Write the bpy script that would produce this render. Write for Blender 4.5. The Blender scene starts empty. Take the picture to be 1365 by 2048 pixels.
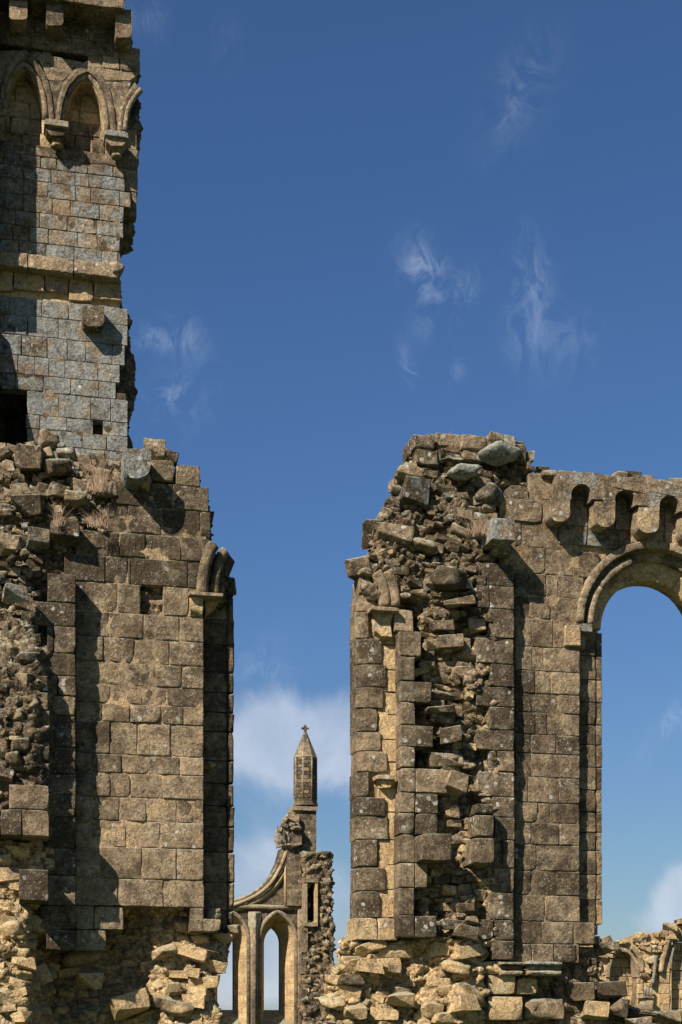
import bpy, math, random
import numpy as np
from mathutils import Vector
from mathutils.geometry import tessellate_polygon

C = bpy.context.scene
COL = C.collection
# ---------------------------------------------------------------- camera, sky, sun, exposure
F, HX, HY, ZC = 3000.0, 682.5, 2060.0, 1.6
cam_d = bpy.data.cameras.new('camera'); cam = bpy.data.objects.new('camera', cam_d); COL.objects.link(cam)
cam.location = (0, 0, ZC); cam.rotation_euler = (math.pi/2, 0, 0)
cam_d.sensor_fit = 'HORIZONTAL'; cam_d.sensor_width = 36; cam_d.lens = 36*F/1365
cam_d.shift_y = (HY-1024)/1365
cam_d.clip_end = 5000; C.camera = cam
C.render.resolution_x = 682; C.render.resolution_y = 1024
LIGHT = Vector((0.468, 0.642, -0.64)).normalized()          # the way the sunlight travels
SUN_EL = math.asin(-LIGHT.z); SUN_AZ = math.atan2(-LIGHT.x, -LIGHT.y)
sd = bpy.data.lights.new('sun', 'SUN'); so = bpy.data.objects.new('sun', sd); COL.objects.link(so)
sd.energy = 5.0; sd.angle = math.radians(0.53); sd.color = (1.0, 0.93, 0.83)
so.location = (-20, -15, 30); so.rotation_euler = LIGHT.to_track_quat('-Z', 'Y').to_euler()
C.view_settings.view_transform = 'Standard'; C.view_settings.look = 'None'
C.view_settings.gamma = 1; C.view_settings.use_curve_mapping = False
C.view_settings.exposure = 0.85
SKY_STRENGTH = 0.05

class NT:
    """small node helper"""
    def __init__(s, tree): s.t = tree; s.n = tree.nodes; s.l = tree.links
    def node(s, typ, ins=None, **kw):
        n = s.n.new(typ)
        for k, v in kw.items(): setattr(n, k, v)
        for k, v in (ins or {}).items(): s.put(n.inputs[k], v)
        return n
    def put(s, sock, v):
        if hasattr(v, 'is_output') or isinstance(v, bpy.types.NodeSocket): s.l.new(v, sock)
        elif isinstance(v, (tuple, list)) and sock.type == 'RGBA' and len(v) == 3: sock.default_value = (*v, 1)
        else: sock.default_value = v
    def m(s, op, a, b=0.0, c=0.0, clamp=False):
        n = s.n.new('ShaderNodeMath'); n.operation = op; n.use_clamp = clamp
        for i, v in enumerate((a, b, c)): s.put(n.inputs[i], v)
        return n.outputs[0]
    def vm(s, op, a, b=(0, 0, 0), c=None):
        n = s.n.new('ShaderNodeVectorMath'); n.operation = op
        s.put(n.inputs[0], a); s.put(n.inputs[1], b)
        return n.outputs[0]
    def mix(s, f, a, b, mode='MIX'):
        n = s.n.new('ShaderNodeMix'); n.data_type = 'RGBA'; n.blend_type = mode
        s.put(n.inputs[0], f); s.put(n.inputs[6], a); s.put(n.inputs[7], b)
        return n.outputs[2]
    def ramp(s, v, lo, hi, a=0.0, b=1.0, smooth=True):
        n = s.n.new('ShaderNodeMapRange'); n.interpolation_type = 'SMOOTHSTEP' if smooth else 'LINEAR'
        for i, x in enumerate((v, lo, hi, a, b)): s.put(n.inputs[i], x)
        return n.outputs[0]
    def noise(s, vec, scale, detail=5, rough=0.6, dist=0.0):
        n = s.node('ShaderNodeTexNoise', {'Vector': vec, 'Scale': scale, 'Detail': detail, 'Roughness': rough, 'Distortion': dist})
        return n.outputs[0]
    def voro(s, vec, scale, feature='F1'):
        n = s.n.new('ShaderNodeTexVoronoi'); n.feature = feature
        s.put(n.inputs['Vector'], vec); s.put(n.inputs['Scale'], scale)
        return n

def build_world():
    w = bpy.data.worlds.new('World'); C.world = w; w.use_nodes = True
    t = NT(w.node_tree); t.n.clear()
    sky = t.node('ShaderNodeTexSky', sky_type='NISHITA', sun_disc=False, sun_elevation=SUN_EL, sun_rotation=SUN_AZ,
                 air_density=1.0, dust_density=0.6, ozone_density=2.2, altitude=100)
    tc = t.node('ShaderNodeTexCoord').outputs['Generated']
    sep = t.node('ShaderNodeSeparateXYZ', {0: tc})
    yy = t.m('MAXIMUM', sep.outputs[1], 0.05)
    U = t.m('DIVIDE', sep.outputs[0], yy); V = t.m('DIVIDE', sep.outputs[2], yy)
    front = t.ramp(sep.outputs[1], 0.1, 0.4)
    flow = t.node('ShaderNodeCombineXYZ', {0: t.m('MULTIPLY', U, 1.0), 1: t.m('MULTIPLY', V, 0.6), 2: 0.3}).outputs[0]
    wisp = t.noise(t.vm('ADD', flow, t.vm('MULTIPLY', t.node('ShaderNodeTexNoise', {'Vector': flow, 'Scale': 12.0, 'Detail': 4.0}).outputs[1], (0.05, 0.05, 0.0))), 42.0, 10, 0.68, 1.4)
    fine = t.noise(flow, 80.0, 6, 0.65, 0.5)
    total = None
    # bearing, height (tangents), half widths, tilt, strength of each wisp
    def blob(px_, py_, rx, ry, tilt, st):
        nonlocal total
        u0, v0 = (px_-HX)/F, (HY-py_)/F
        a = t.m('SUBTRACT', U, u0); b = t.m('SUBTRACT', V, v0)
        ca, sa = math.cos(tilt), math.sin(tilt)
        p = t.m('ADD', t.m('MULTIPLY', a, ca), t.m('MULTIPLY', b, sa))
        q = t.m('SUBTRACT', t.m('MULTIPLY', b, ca), t.m('MULTIPLY', a, sa))
        p = t.m('DIVIDE', p, rx/F); q = t.m('DIVIDE', q, ry/F)
        r2 = t.m('ADD', t.m('MULTIPLY', p, p), t.m('MULTIPLY', q, q))
        g = t.m('MULTIPLY', t.m('POWER', 2.718, t.m('MULTIPLY', r2, -1.0)), st)
        total = g if total is None else t.m('ADD', total, g)
    blob(1040, 190, 50, 110, -0.45, .34); blob(845, 540, 38, 55, 0.3, .9); blob(895, 610, 30, 70, -0.7, .6)
    blob(820, 740, 14, 45, 0.35, .6); blob(915, 740, 18, 50, -0.2, .3); blob(1070, 560, 34, 80, 0.1, .52)
    blob(1060, 680, 45, 70, 0.2, .35); blob(1150, 680, 45, 60, 0.5, .25)
    blob(340, 672, 55, 30, 0.1, .75); blob(350, 800, 50, 45, -0.5, .62); blob(400, 720, 30, 60, 0.3, .2)
    blob(295, 40, 35, 40, 0, .3); blob(530, 1320, 70, 40, 0.2, .45); blob(1330, 1460, 22, 60, -0.7, .75); blob(450, 90, 30, 50, 0, .15)
    wmask = t.m('MULTIPLY', t.m('MULTIPLY', total, front), t.ramp(wisp, 0.40, 0.68), clamp=True)
    wmask = t.m('MULTIPLY', wmask, t.ramp(fine, 0.2, 0.7, 0.45, 1.0), clamp=True)
    # sparse wisps over the rest of the sky
    far = t.m('MULTIPLY', t.ramp(t.noise(tc, 3.0, 7, 0.62, 1.2), 0.66, 0.85), t.ramp(sep.outputs[1], 0.5, 0.2))
    wmask = t.m('MAXIMUM', wmask, t.m('MULTIPLY', far, 0.4))
    # low soft cloud
    total = None
    blob(570, 1470, 240, 105, 0.0, 1.15); blob(470, 1790, 130, 105, 0.1, .9); blob(700, 1500, 120, 75, 0, .6)
    blob(620, 1800, 260, 120, 0, .8); blob(1385, 1790, 75, 62, 0.2, 1.5); blob(1345, 1850, 140, 48, 0.1, .8); blob(560, 1960, 400, 90, 0, 1.0)
    puff = t.noise(flow, 14.0, 9, 0.6, 0.5)
    low = t.m('MULTIPLY', t.ramp(sep.outputs[2], 0.16, 0.03), t.ramp(t.noise(tc, 4.0, 6, 0.55), 0.45, 0.65))
    body = t.m('MULTIPLY', total, front)
    cmask = t.ramp(t.m('ADD', body, t.m('MULTIPLY', t.m('SUBTRACT', puff, 0.5), 2.2)), 0.3, 1.15)
    cmask = t.m('MULTIPLY', cmask, t.m('MULTIPLY', body, 1.8, clamp=True), clamp=True)
    cmask = t.m('MAXIMUM', cmask, t.m('MULTIPLY', low, t.ramp(sep.outputs[1], 0.9, 0.6)), clamp=True)
    shade = t.noise(flow, 16.0, 9, 0.62, 0.4)
    ccol = t.mix(t.ramp(shade, 0.35, 0.7), (5.0, 5.9, 7.6), (7.4, 8.1, 9.4))
    hs = t.node('ShaderNodeHueSaturation', {'Saturation': SKY_SAT, 'Color': sky.outputs[0]}).outputs[0]
    skyc = t.mix(1.0, hs, t.mix(t.ramp(sep.outputs[2], 0.0, 0.38), (0.63, 0.73, 0.82), SKY_TINT), 'MULTIPLY')
    c1 = t.mix(t.m('MULTIPLY', wmask, 0.62), skyc, (5.6, 6.8, 9.0))
    c2 = t.mix(t.m('MULTIPLY', cmask, 0.7), c1, ccol)
    bg = t.node('ShaderNodeBackground', {'Color': c2, 'Strength': SKY_STRENGTH})
    out = t.node('ShaderNodeOutputWorld'); t.l.new(bg.outputs[0], out.inputs[0])
SKY_SAT = 1.0; SKY_TINT = (0.57, 0.81, 1.10)
build_world()

# ---------------------------------------------------------------- frame of the abbey walls
A = math.radians(13); CA, SA = math.cos(A), math.sin(A); C0 = 20*CA
def T(x, d): return (C0+d)/(CA-(x-HX)/F*SA)
def S(x, d=0.0): return T(x, d)*((x-HX)/F*CA+SA)
def Z(x, y, d=0.0): return ZC+T(x, d)*(HY-y)/F
def SZ(x, y, d=0.0): return (S(x, d), Z(x, y, d))

# ---------------------------------------------------------------- noise in numpy
def _h(i, j, k, s):
    n = (i.astype(np.int64)*73856093) ^ (j.astype(np.int64)*19349663) ^ (k.astype(np.int64)*83492791) ^ (s*2654435761 & 0x7fffffff)
    n = (n ^ (n >> 13))*1274126177 & 0x7fffffffffff
    n = (n ^ (n >> 16))*2246822519 & 0x7fffffffffff
    return ((n >> 11) & 0xffffff)/float(0xffffff)
def vnoise(P, seed=0):
    I = np.floor(P).astype(np.int64); f = P-I; f = f*f*(3-2*f); o = 0
    for a in (0, 1):
        for b in (0, 1):
            for c in (0, 1):
                w = (f[:, 0] if a else 1-f[:, 0])*(f[:, 1] if b else 1-f[:, 1])*(f[:, 2] if c else 1-f[:, 2])
                o = o+w*_h(I[:, 0]+a, I[:, 1]+b, I[:, 2]+c, seed)
    return o*2-1
def fbm(P, oct=4, seed=0, gain=0.5):
    o = 0; a = 1.0
    for k in range(oct):
        o = o+a*vnoise(P*2.03**k, seed+k*7); a *= gain
    return o
def voronoi(P, seed=0):
    """distances to the two nearest cells, the cell's number and a facet tilted at random"""
    I = np.floor(P).astype(np.int64); f1 = np.full(len(P), 9.0); f2 = f1.copy(); cid = np.zeros(len(P)); tilt = np.zeros(len(P))
    for a in (-1, 0, 1):
        for b in (-1, 0, 1):
            for c in (-1, 0, 1):
                i, j, k = I[:, 0]+a, I[:, 1]+b, I[:, 2]+c
                q = np.stack([i+_h(i, j, k, seed+1), j+_h(i, j, k, seed+2), k+_h(i, j, k, seed+3)], 1)
                dd = np.sqrt(((P-q)**2).sum(1)); near = dd < f1
                f2 = np.where(near, f1, np.minimum(f2, dd)); cid = np.where(near, _h(i, j, k, seed+4), cid)
                tl = sum((P[:, m_]-q[:, m_])*(_h(i, j, k, seed+11+m_)*2-1) for m_ in range(3)); tilt = np.where(near, tl, tilt)
                f1 = np.where(near, dd, f1)
    return f1, f2, cid, tilt

# ---------------------------------------------------------------- materials
def stone_material(name, joints=None, broken=False):
    """weathered sandstone; the object's own colour sets (tone, fresh yellow, blue grey, lichen)"""
    mt = bpy.data.materials.new(name); mt.use_nodes = True; t = NT(mt.node_tree); t.n.clear()
    P = t.node('ShaderNodeNewGeometry').outputs['Position']
    nrm = t.node('ShaderNodeNewGeometry').outputs['Normal']
    oi = t.node('ShaderNodeObjectInfo'); rnd = oi.outputs['Random']
    oc = t.node('ShaderNodeSeparateColor', {0: oi.outputs['Color']})
    tone, fresh, grey = oc.outputs[0], oc.outputs[1], oc.outputs[2]; lich = oi.outputs['Alpha']
    k = 1.0 if joints is None else joints
    off = t.vm('ADD', P, t.node('ShaderNodeCombineXYZ', {0: t.m('MULTIPLY', rnd, 37.0), 1: 0.0, 2: t.m('MULTIPLY', rnd, 11.0)}).outputs[0])
    n1 = t.noise(P, 0.9*k, 6, 0.62); n1b = t.noise(P, 1.7*k, 7, 0.68, 0.3)
    n2 = t.noise(off, 5.5*k, 7, 0.68, 0.2); n3 = t.noise(off, 24*k, 5, 0.7)
    n4 = t.noise(off, 70*k, 3, 0.7)
    w = t.m('ADD', t.m('MULTIPLY', n1, 1.0), t.m('MULTIPLY', n2, 0.9))
    w = t.m('ADD', w, t.m('MULTIPLY', t.m('SUBTRACT', rnd, 0.5), 0.2))
    w = t.m('ADD', w, t.m('SUBTRACT', tone, 0.5))
    w = t.ramp(w, 0.66, 1.22)
    col = t.mix(w, (0.062, 0.043, 0.025), (0.300, 0.213, 0.126))
    fw = t.m('ADD', t.m('ADD', fresh, 0.04), t.m('MULTIPLY', t.m('SUBTRACT', n1b, 0.5), 1.5))
    fw = t.m('MULTIPLY', t.ramp(fw, 0.28, 0.62), t.m('MINIMUM', t.m('ADD', t.m('MULTIPLY', fresh, 2.2), 0.12), 1.0))
    ycol = t.mix(n2, (0.33, 0.20, 0.088), (0.60, 0.43, 0.225))
    col = t.mix(fw, col, ycol)
    gw = t.m('ADD', grey, t.m('MULTIPLY', t.m('SUBTRACT', n1b, 0.5), 1.7))
    gw = t.m('ADD', gw, t.m('MULTIPLY', t.m('SUBTRACT', t.noise(P, 6.0*k, 6, 0.7, 0.3), 0.5), 1.3))
    gw = t.m('MULTIPLY', t.ramp(gw, 0.35, 0.72), t.m('MINIMUM', t.m('MULTIPLY', grey, 2.0), 0.85))
    col = t.mix(gw, col, t.mix(n3, (0.13, 0.135, 0.125), (0.29, 0.295, 0.27)))
    # dark pits and crust
    crust = t.ramp(t.noise(off, 9*k, 7, 0.75, 0.5), 0.49, 0.64)
    col = t.mix(t.m('MULTIPLY', crust, t.m('SUBTRACT', 0.68, t.m('MULTIPLY', fresh, 0.4))), col, (0.043, 0.034, 0.025))
    sp = t.ramp(n3, 0.3, 0.72, 0.62, 1.32)
    col = t.mix(1.0, col, t.node('ShaderNodeCombineXYZ', {0: sp, 1: sp, 2: sp}).outputs[0], 'MULTIPLY')
    sp4 = t.ramp(n4, 0.3, 0.7, 0.85, 1.15)
    col = t.mix(1.0, col, t.node('ShaderNodeCombineXYZ', {0: sp4, 1: sp4, 2: sp4}).outputs[0], 'MULTIPLY')
    # lichens
    zn = t.node('ShaderNodeSeparateXYZ', {0: nrm}).outputs[2]
    up = t.ramp(zn, 0.25, 0.8)
    pat = t.noise(P, 2.4*k, 5, 0.7, 0.4)
    wv = t.vm('ADD', off, t.vm('MULTIPLY', t.node('ShaderNodeTexNoise', {'Vector': off, 'Scale': 18.0*k}).outputs[1], (0.05, 0.05, 0.05)))
    blot = t.ramp(t.noise(off, 6.5*k, 8, 0.8, 0.7), 0.56, 0.68)
    col = t.mix(t.m('MULTIPLY', t.m('MULTIPLY', blot, t.ramp(t.m('ADD', pat, t.m('MULTIPLY', t.m('SUBTRACT', lich, 0.5), 0.5)), 0.42, 0.62)), 0.5), col, (0.36, 0.345, 0.29))
    for sc, thr, lo in ((8.5, 0.30, 0.52), (30.0, 0.33, 0.43)):
        v = t.voro(wv, sc*k)
        keep = t.m('GREATER_THAN', t.node('ShaderNodeSeparateColor', {0: v.outputs['Color']}).outputs[0], 0.62 if sc < 20 else 0.55)
        spot = t.m('MULTIPLY', t.ramp(v.outputs['Distance'], thr, thr*0.7), keep)
        mk = t.ramp(t.m('ADD', pat, t.m('MULTIPLY', t.m('SUBTRACT', lich, 0.5), 0.5)), lo, lo+0.16)
        col = t.mix(t.m('MULTIPLY', t.m('MULTIPLY', spot, mk), 0.6 if sc < 20 else 0.34), col, t.mix(n3, (0.34, 0.335, 0.29), (0.62, 0.61, 0.55)))
    ga = t.m('MULTIPLY', t.ramp(t.m('ADD', n2, t.m('MULTIPLY', up, 0.18)), 0.5, 0.68), t.m('ADD', t.m('MULTIPLY', up, 0.5), 0.12))
    col = t.mix(ga, col, (0.31, 0.32, 0.215))
    ora = t.m('MULTIPLY', t.ramp(t.noise(P, 3.3*k, 6, 0.75, 0.6), 0.64, 0.72), t.m('MULTIPLY', lich, 0.75))
    col = t.mix(ora, col, (0.36, 0.20, 0.045))
    # relief
    h = t.m('ADD', t.m('MULTIPLY', n2, 0.9), t.m('MULTIPLY', n3, 0.55))
    pit = t.voro(off, 22*k); h = t.m('ADD', h, t.m('MULTIPLY', t.ramp(pit.outputs['Distance'], 0.0, 0.35), 0.16))
    h = t.m('ADD', h, t.m('MULTIPLY', n4, 0.2))
    if broken:
        fr = t.voro(wv, 13.0); fr2 = t.voro(wv, 30.0)
        h = t.m('ADD', h, t.m('MULTIPLY', t.node('ShaderNodeSeparateColor', {0: fr.outputs['Color']}).outputs[0], 0.9))
        h = t.m('SUBTRACT', h, t.m('MULTIPLY', fr.outputs['Distance'], 1.2)); h = t.m('ADD', h, t.m('MULTIPLY', t.node('ShaderNodeSeparateColor', {0: fr2.outputs['Color']}).outputs[1], 0.5))
        fc = t.ramp(t.node('ShaderNodeSeparateColor', {0: fr.outputs['Color']}).outputs[1], 0.0, 1.0, 0.62, 1.35, False)
        col = t.mix(1.0, col, t.node('ShaderNodeCombineXYZ', {0: fc, 1: fc, 2: fc}).outputs[0], 'MULTIPLY')
    if joints is not None:                                  # far masonry: courses too small to build singly
        rot = t.node('ShaderNodeMapping', {'Vector': P, 'Rotation': (0, 0, -A)}).outputs[0]
        sx = t.node('ShaderNodeSeparateXYZ', {0: rot})
        uv = t.node('ShaderNodeCombineXYZ', {0: t.m('ADD', sx.outputs[0], sx.outputs[1]), 1: sx.outputs[2], 2: 0.0}).outputs[0]
        br = t.node('ShaderNodeTexBrick', {'Vector': uv, 'Scale': 1.0, 'Mortar Size': 0.022, 'Brick Width': 0.62, 'Row Height': 0.31,
                                          'Color1': (0.75, 0.75, 0.75), 'Color2': (1.25, 1.25, 1.25), 'Mortar': (1.25, 1.2, 1.1), 'Mortar Smooth': 0.3})
        br.offset = 0.5
        col = t.mix(0.85, col, br.outputs[0], 'MULTIPLY')
        h = t.m('ADD', h, t.m('MULTIPLY', br.outputs[1], -0.7))
    bump = t.node('ShaderNodeBump', {'Height': h, 'Strength': 1.0, 'Distance': 0.045/k})
    bs = t.node('ShaderNodeBsdfPrincipled', {'Base Color': col, 'Roughness': 0.95, 'Specular IOR Level': 0.15, 'Normal': bump.outputs[0]})
    out = t.node('ShaderNodeOutputMaterial'); t.l.new(bs.outputs[0], out.inputs[0])
    return mt
STONE = stone_material('weathered_sandstone')
BROKEN = stone_material('broken_rubble_and_mortar', broken=True)
FAR = stone_material('far_coursed_sandstone', 0.45)

def simple_material(name, c1, c2, scale=20, rough=0.95):
    mt = bpy.data.materials.new(name); mt.use_nodes = True; t = NT(mt.node_tree); t.n.clear()
    P = t.node('ShaderNodeNewGeometry').outputs['Position']
    n = t.noise(P, scale, 5, 0.65)
    bump = t.node('ShaderNodeBump', {'Height': n, 'Strength': 0.8, 'Distance': 0.02})
    bs = t.node('ShaderNodeBsdfPrincipled', {'Base Color': t.mix(t.ramp(n, 0.3, 0.7), c1, c2), 'Roughness': rough, 'Normal': bump.outputs[0]})
    out = t.node('ShaderNodeOutputMaterial'); t.l.new(bs.outputs[0], out.inputs[0])
    return mt
DRY = simple_material('dry_grass', (0.20, 0.125, 0.075), (0.42, 0.29, 0.18), 9)
TURF = simple_material('turf', (0.03, 0.055, 0.015), (0.07, 0.10, 0.03), 3)

# ---------------------------------------------------------------- object helpers
class Thing:
    def __init__(s, name, label, cat, sref, dref=0.0, group=None):
        s.s0, s.d0 = sref, dref
        o = bpy.data.objects.new(name, None); COL.objects.link(o)
        y = C0+dref
        o.location = (sref*CA-y*SA, sref*SA+y*CA, 0); o.rotation_euler = (0, 0, A); o.empty_display_size = 0.5
        o['label'] = label; o['category'] = cat
        if group: o['group'] = group
        s.root = o
    def place(s, o, c, parent=None, pc=None):
        if parent is None:
            o.parent = s.root; o.location = (c[0]-s.s0, c[1]-s.d0, c[2])
        else:
            o.parent = parent; o.location = (c[0]-pc[0], c[1]-pc[1], c[2]-pc[2])
    def add(s, name, V, Fc, mat=None, color=(.5, 0, 0, .5), kind=None, smooth=True, label=None, parent=None):
        V = np.asarray(V, float); c = (V.min(0)+V.max(0))/2
        me = bpy.data.meshes.new(name); me.from_pydata((V-c).tolist(), [], Fc)
        me.materials.append(mat or STONE)
        if smooth: me.polygons.foreach_set('use_smooth', [True]*len(me.polygons))
        me.update()
        o = bpy.data.objects.new(name, me); COL.objects.link(o)
        s.place(o, c, parent, getattr(s, '_pc', {}).get(parent.name) if parent else None)
        if parent is None:
            if not hasattr(s, '_pc'): s._pc = {}
            s._pc[o.name] = c
        o.color = color
        if kind: o['kind'] = kind
        if label: o['label'] = label
        return o

rng = random.Random(7)
def tint(tone=.5, fresh=0., grey=0., lich=.5, j=.10):
    return (min(1, max(0, tone+rng.uniform(-j, j))), min(1, max(0, fresh+(rng.uniform(-j, j) if fresh else 0))),
            min(1, max(0, grey+(rng.uniform(-j, j) if grey else 0))), min(1, max(0, lich+rng.uniform(-.2, .2))))

# -- one squared stone: four corners in (s, z), front at d, going back by `depth`
def block_mesh(q, d, depth, rough=.007, bev=.005, chip=.3, crease=None, step=.075, gap=.002, dome=0.0):
    (s00, z00), (s10, z10), (s11, z11), (s01, z01) = q          # bottom-left, bottom-right, top-right, top-left
    w = max(s10-s00, s11-s01); h = max(z01-z00, z11-z10)
    nx = max(2, min(14, int(w/step))); nz = max(2, min(10, int(h/step)))
    bu = min(.3, (bev+gap)/max(w, .02)); bv = min(.3, (bev+gap)/max(h, .02)); gu = gap/max(w, .02); gv = gap/max(h, .02)
    eu, ev = min(.1, .012/max(w, .02)), min(.1, .012/max(h, .02))
    us = np.concatenate([[gu, gu, bu], np.linspace(bu+eu, 1-bu-eu, nx), [1-bu, 1-gu, 1-gu]])
    vs = np.concatenate([[gv, gv, bv], np.linspace(bv+ev, 1-bv-ev, nz), [1-bv, 1-gv, 1-gv]])
    rough = rough*rng.choice((.8, 1, 1, 1.5, 2.1))
    Ui, Vi = np.meshgrid(us, vs, indexing='ij'); ni, nj = Ui.shape
    s_ = (1-Vi)*((1-Ui)*s00+Ui*s10)+Vi*((1-Ui)*s01+Ui*s11)
    z_ = (1-Vi)*((1-Ui)*z00+Ui*z10)+Vi*((1-Ui)*z01+Ui*z11)
    ii, jj = np.meshgrid(np.arange(ni), np.arange(nj), indexing='ij')
    ring = np.minimum(np.minimum(ii, ni-1-ii), np.minimum(jj, nj-1-jj))
    P = np.stack([s_.ravel(), np.full(s_.size, d), z_.ravel()], 1); ring = ring.ravel()
    nz1 = fbm(P*5.5, 3, 11); nz2 = fbm(P*19, 2, 5)
    off = np.where(ring >= 2, rough*(nz1*.9+nz2*.55), 0)
    if dome:
        uu, vv = Ui.ravel()*2-1, Vi.ravel()*2-1
        off -= dome*(1-uu**4)*(1-vv**4)
    P[:, 1] += np.where(ring == 0, depth, np.where(ring == 1, bev+rough*(.5+.5*nz1), off))
    # worn edges wander
    wob = vnoise(P*np.array([9, 4, 9.]), 3)*bev*1.1+vnoise(P*np.array([4, 2, 4.]), 8)*rough*.35
    cs, cz = s_.mean(), z_.mean()
    e = (ring <= 2).astype(float)
    P[:, 0] += np.where((ii.ravel() <= 2) | (ii.ravel() >= ni-3), np.sign(cs-P[:, 0])*np.abs(wob), 0)*e
    P[:, 2] += np.where((jj.ravel() <= 2) | (jj.ravel() >= nj-3), np.sign(cz-P[:, 2])*np.abs(wob), 0)*e
    if chip:
        for cu, cv in ((0, 0), (1, 0), (0, 1), (1, 1)):
            if rng.random() < chip:
                R = rng.uniform(.02, .055); k = min(ni*nj-1, (ni-1)*cu*nj+(nj-1)*cv); c0 = P[k].copy(); c0[1] = d
                r = np.sqrt(((P-c0)**2).sum(1)); f = np.clip(1-r/R, 0, 1)
                P[:, 0] += np.clip((cs-P[:, 0])*.25, -R*.45, R*.45)*f; P[:, 2] += np.clip((cz-P[:, 2])*.3, -R*.4, R*.4)*f; P[:, 1] += np.where(ring > 0, f*R*.22, 0)
    if crease is not None:
        P[:, 1] += np.where(ring > 0, np.maximum(0, crease[0]-P[:, 0])*crease[1], 0)
    F_ = [(i*nj+j, (i+1)*nj+j, (i+1)*nj+j+1, i*nj+j+1) for i in range(ni-1) for j in range(nj-1)
          if not ((i in (0, ni-2)) and (j in (0, nj-2)))]
    for (i, j) in ((0, 0), (ni-2, 0), (0, nj-2), (ni-2, nj-2)): F_.append((i*nj+j, (i+1)*nj+j, (i+1)*nj+j+1, i*nj+j+1))
    return P, F_
def block(th, q, d, depth=.22, name='ashlar_block', color=None, label=None, **kw):
    P, F_ = block_mesh(q, d, depth, **kw)
    return th.add(name, P, F_, color=color or tint(), label=label)
def rect(x0, x1, y0, y1, d, xr=None):
    """rectangle (px, at wall depth d) -> corners in the wall frame; y read at xr"""
    xr = (x0+x1)/2 if xr is None else xr
    a, b = S(x0, d), S(x1, d); zt, zb = Z(xr, y0, d), Z(xr, y1, d)
    return [(a, zb), (b, zb), (b, zt), (a, zt)]
def rblock(th, x0, x1, y0, y1, d, depth=.25, xr=None, **kw):
    return block(th, rect(x0, x1, y0, y1, d, xr), d, depth, **kw)
def rows_wall(th, d, xr, rows, depth=.22, name='ashlar_block', col=lambda x, y: tint(), jit=.012, limit=None, **kw):
    """rows: (ytop, ybottom, joints)"""
    for (y0, y1, js) in rows:
        for a, b in zip(js[:-1], js[1:]):
            if isinstance(a, tuple): a = a[0]; continue
            if isinstance(b, tuple): b = b[0]
            dj = d+rng.uniform(-jit, jit)
            block(th, rect(a, b, y0, y1, d, xr), dj, depth, color=col((a+b)/2, (y0+y1)/2), **kw)
def joints(x0, x1, mean, rr=rng):
    xs = [x0]
    while xs[-1] < x1-mean*.6: xs.append(xs[-1]+mean*rr.uniform(.6, 1.5))
    if x1-xs[-1] < mean*.45 and len(xs) > 1: xs[-1] = x1
    else: xs.append(x1)
    return xs

# -- rubble stones, a set of shared chiselled meshes
def icosphere(n):
    import bmesh
    bm = bmesh.new(); bmesh.ops.create_icosphere(bm, subdivisions=n, radius=1)
    V = np.array([v.co[:] for v in bm.verts]); Fc = [tuple(v.index for v in f.verts) for f in bm.faces]; bm.free()
    return V, Fc
ICO3 = icosphere(4); ICO2 = icosphere(3)
def rubble_shape(seed, ico=ICO3, flat=1.0):
    r = np.random.RandomState(seed); V, Fc = ico
    n = r.normal(size=(8, 3)); n /= np.linalg.norm(n, axis=1)[:, None]
    box = np.array([[1, 0, 0], [-1, 0, 0], [0, 1, 0], [0, -1, 0], [0, 0, 1], [0, 0, -1]], float)+r.normal(size=(6, 3))*.16
    box /= np.linalg.norm(box, axis=1)[:, None]
    n = np.vstack([n, box]); h = np.concatenate([r.uniform(.70, 1.0, 8), r.uniform(.62, .84, 6)])
    dt = V@n.T; rad = np.where(dt > .05, h[None, :]/np.maximum(dt, .05), 4)
    k = 130.0; rad = -np.log(np.exp(-k*rad).sum(1))/k                       # soft minimum: worn arrises
    P = V*rad[:, None]
    nn = fbm(P*1.7+seed, 3, seed); n2 = fbm(P*5+seed, 3, seed+9)
    lay = vnoise(np.stack([P[:, 2]*5+seed+.6*nn, P[:, 0]*.4, P[:, 1]*.4], 1), seed+4)
    P = P*(1.16+.05*nn+.04*n2-.09*np.abs(vnoise(P*2.3+seed, seed+2))+.045*lay)[:, None]
    return P
RUB = []
for k in range(18):
    me = bpy.data.meshes.new('rubble_stone'); P = rubble_shape(100+k, ICO2); me.from_pydata(P.tolist(), [], ICO2[1])
    me.polygons.foreach_set('use_smooth', [True]*len(me.polygons)); me.materials.append(STONE); me.update(); RUB.append(me)
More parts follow.
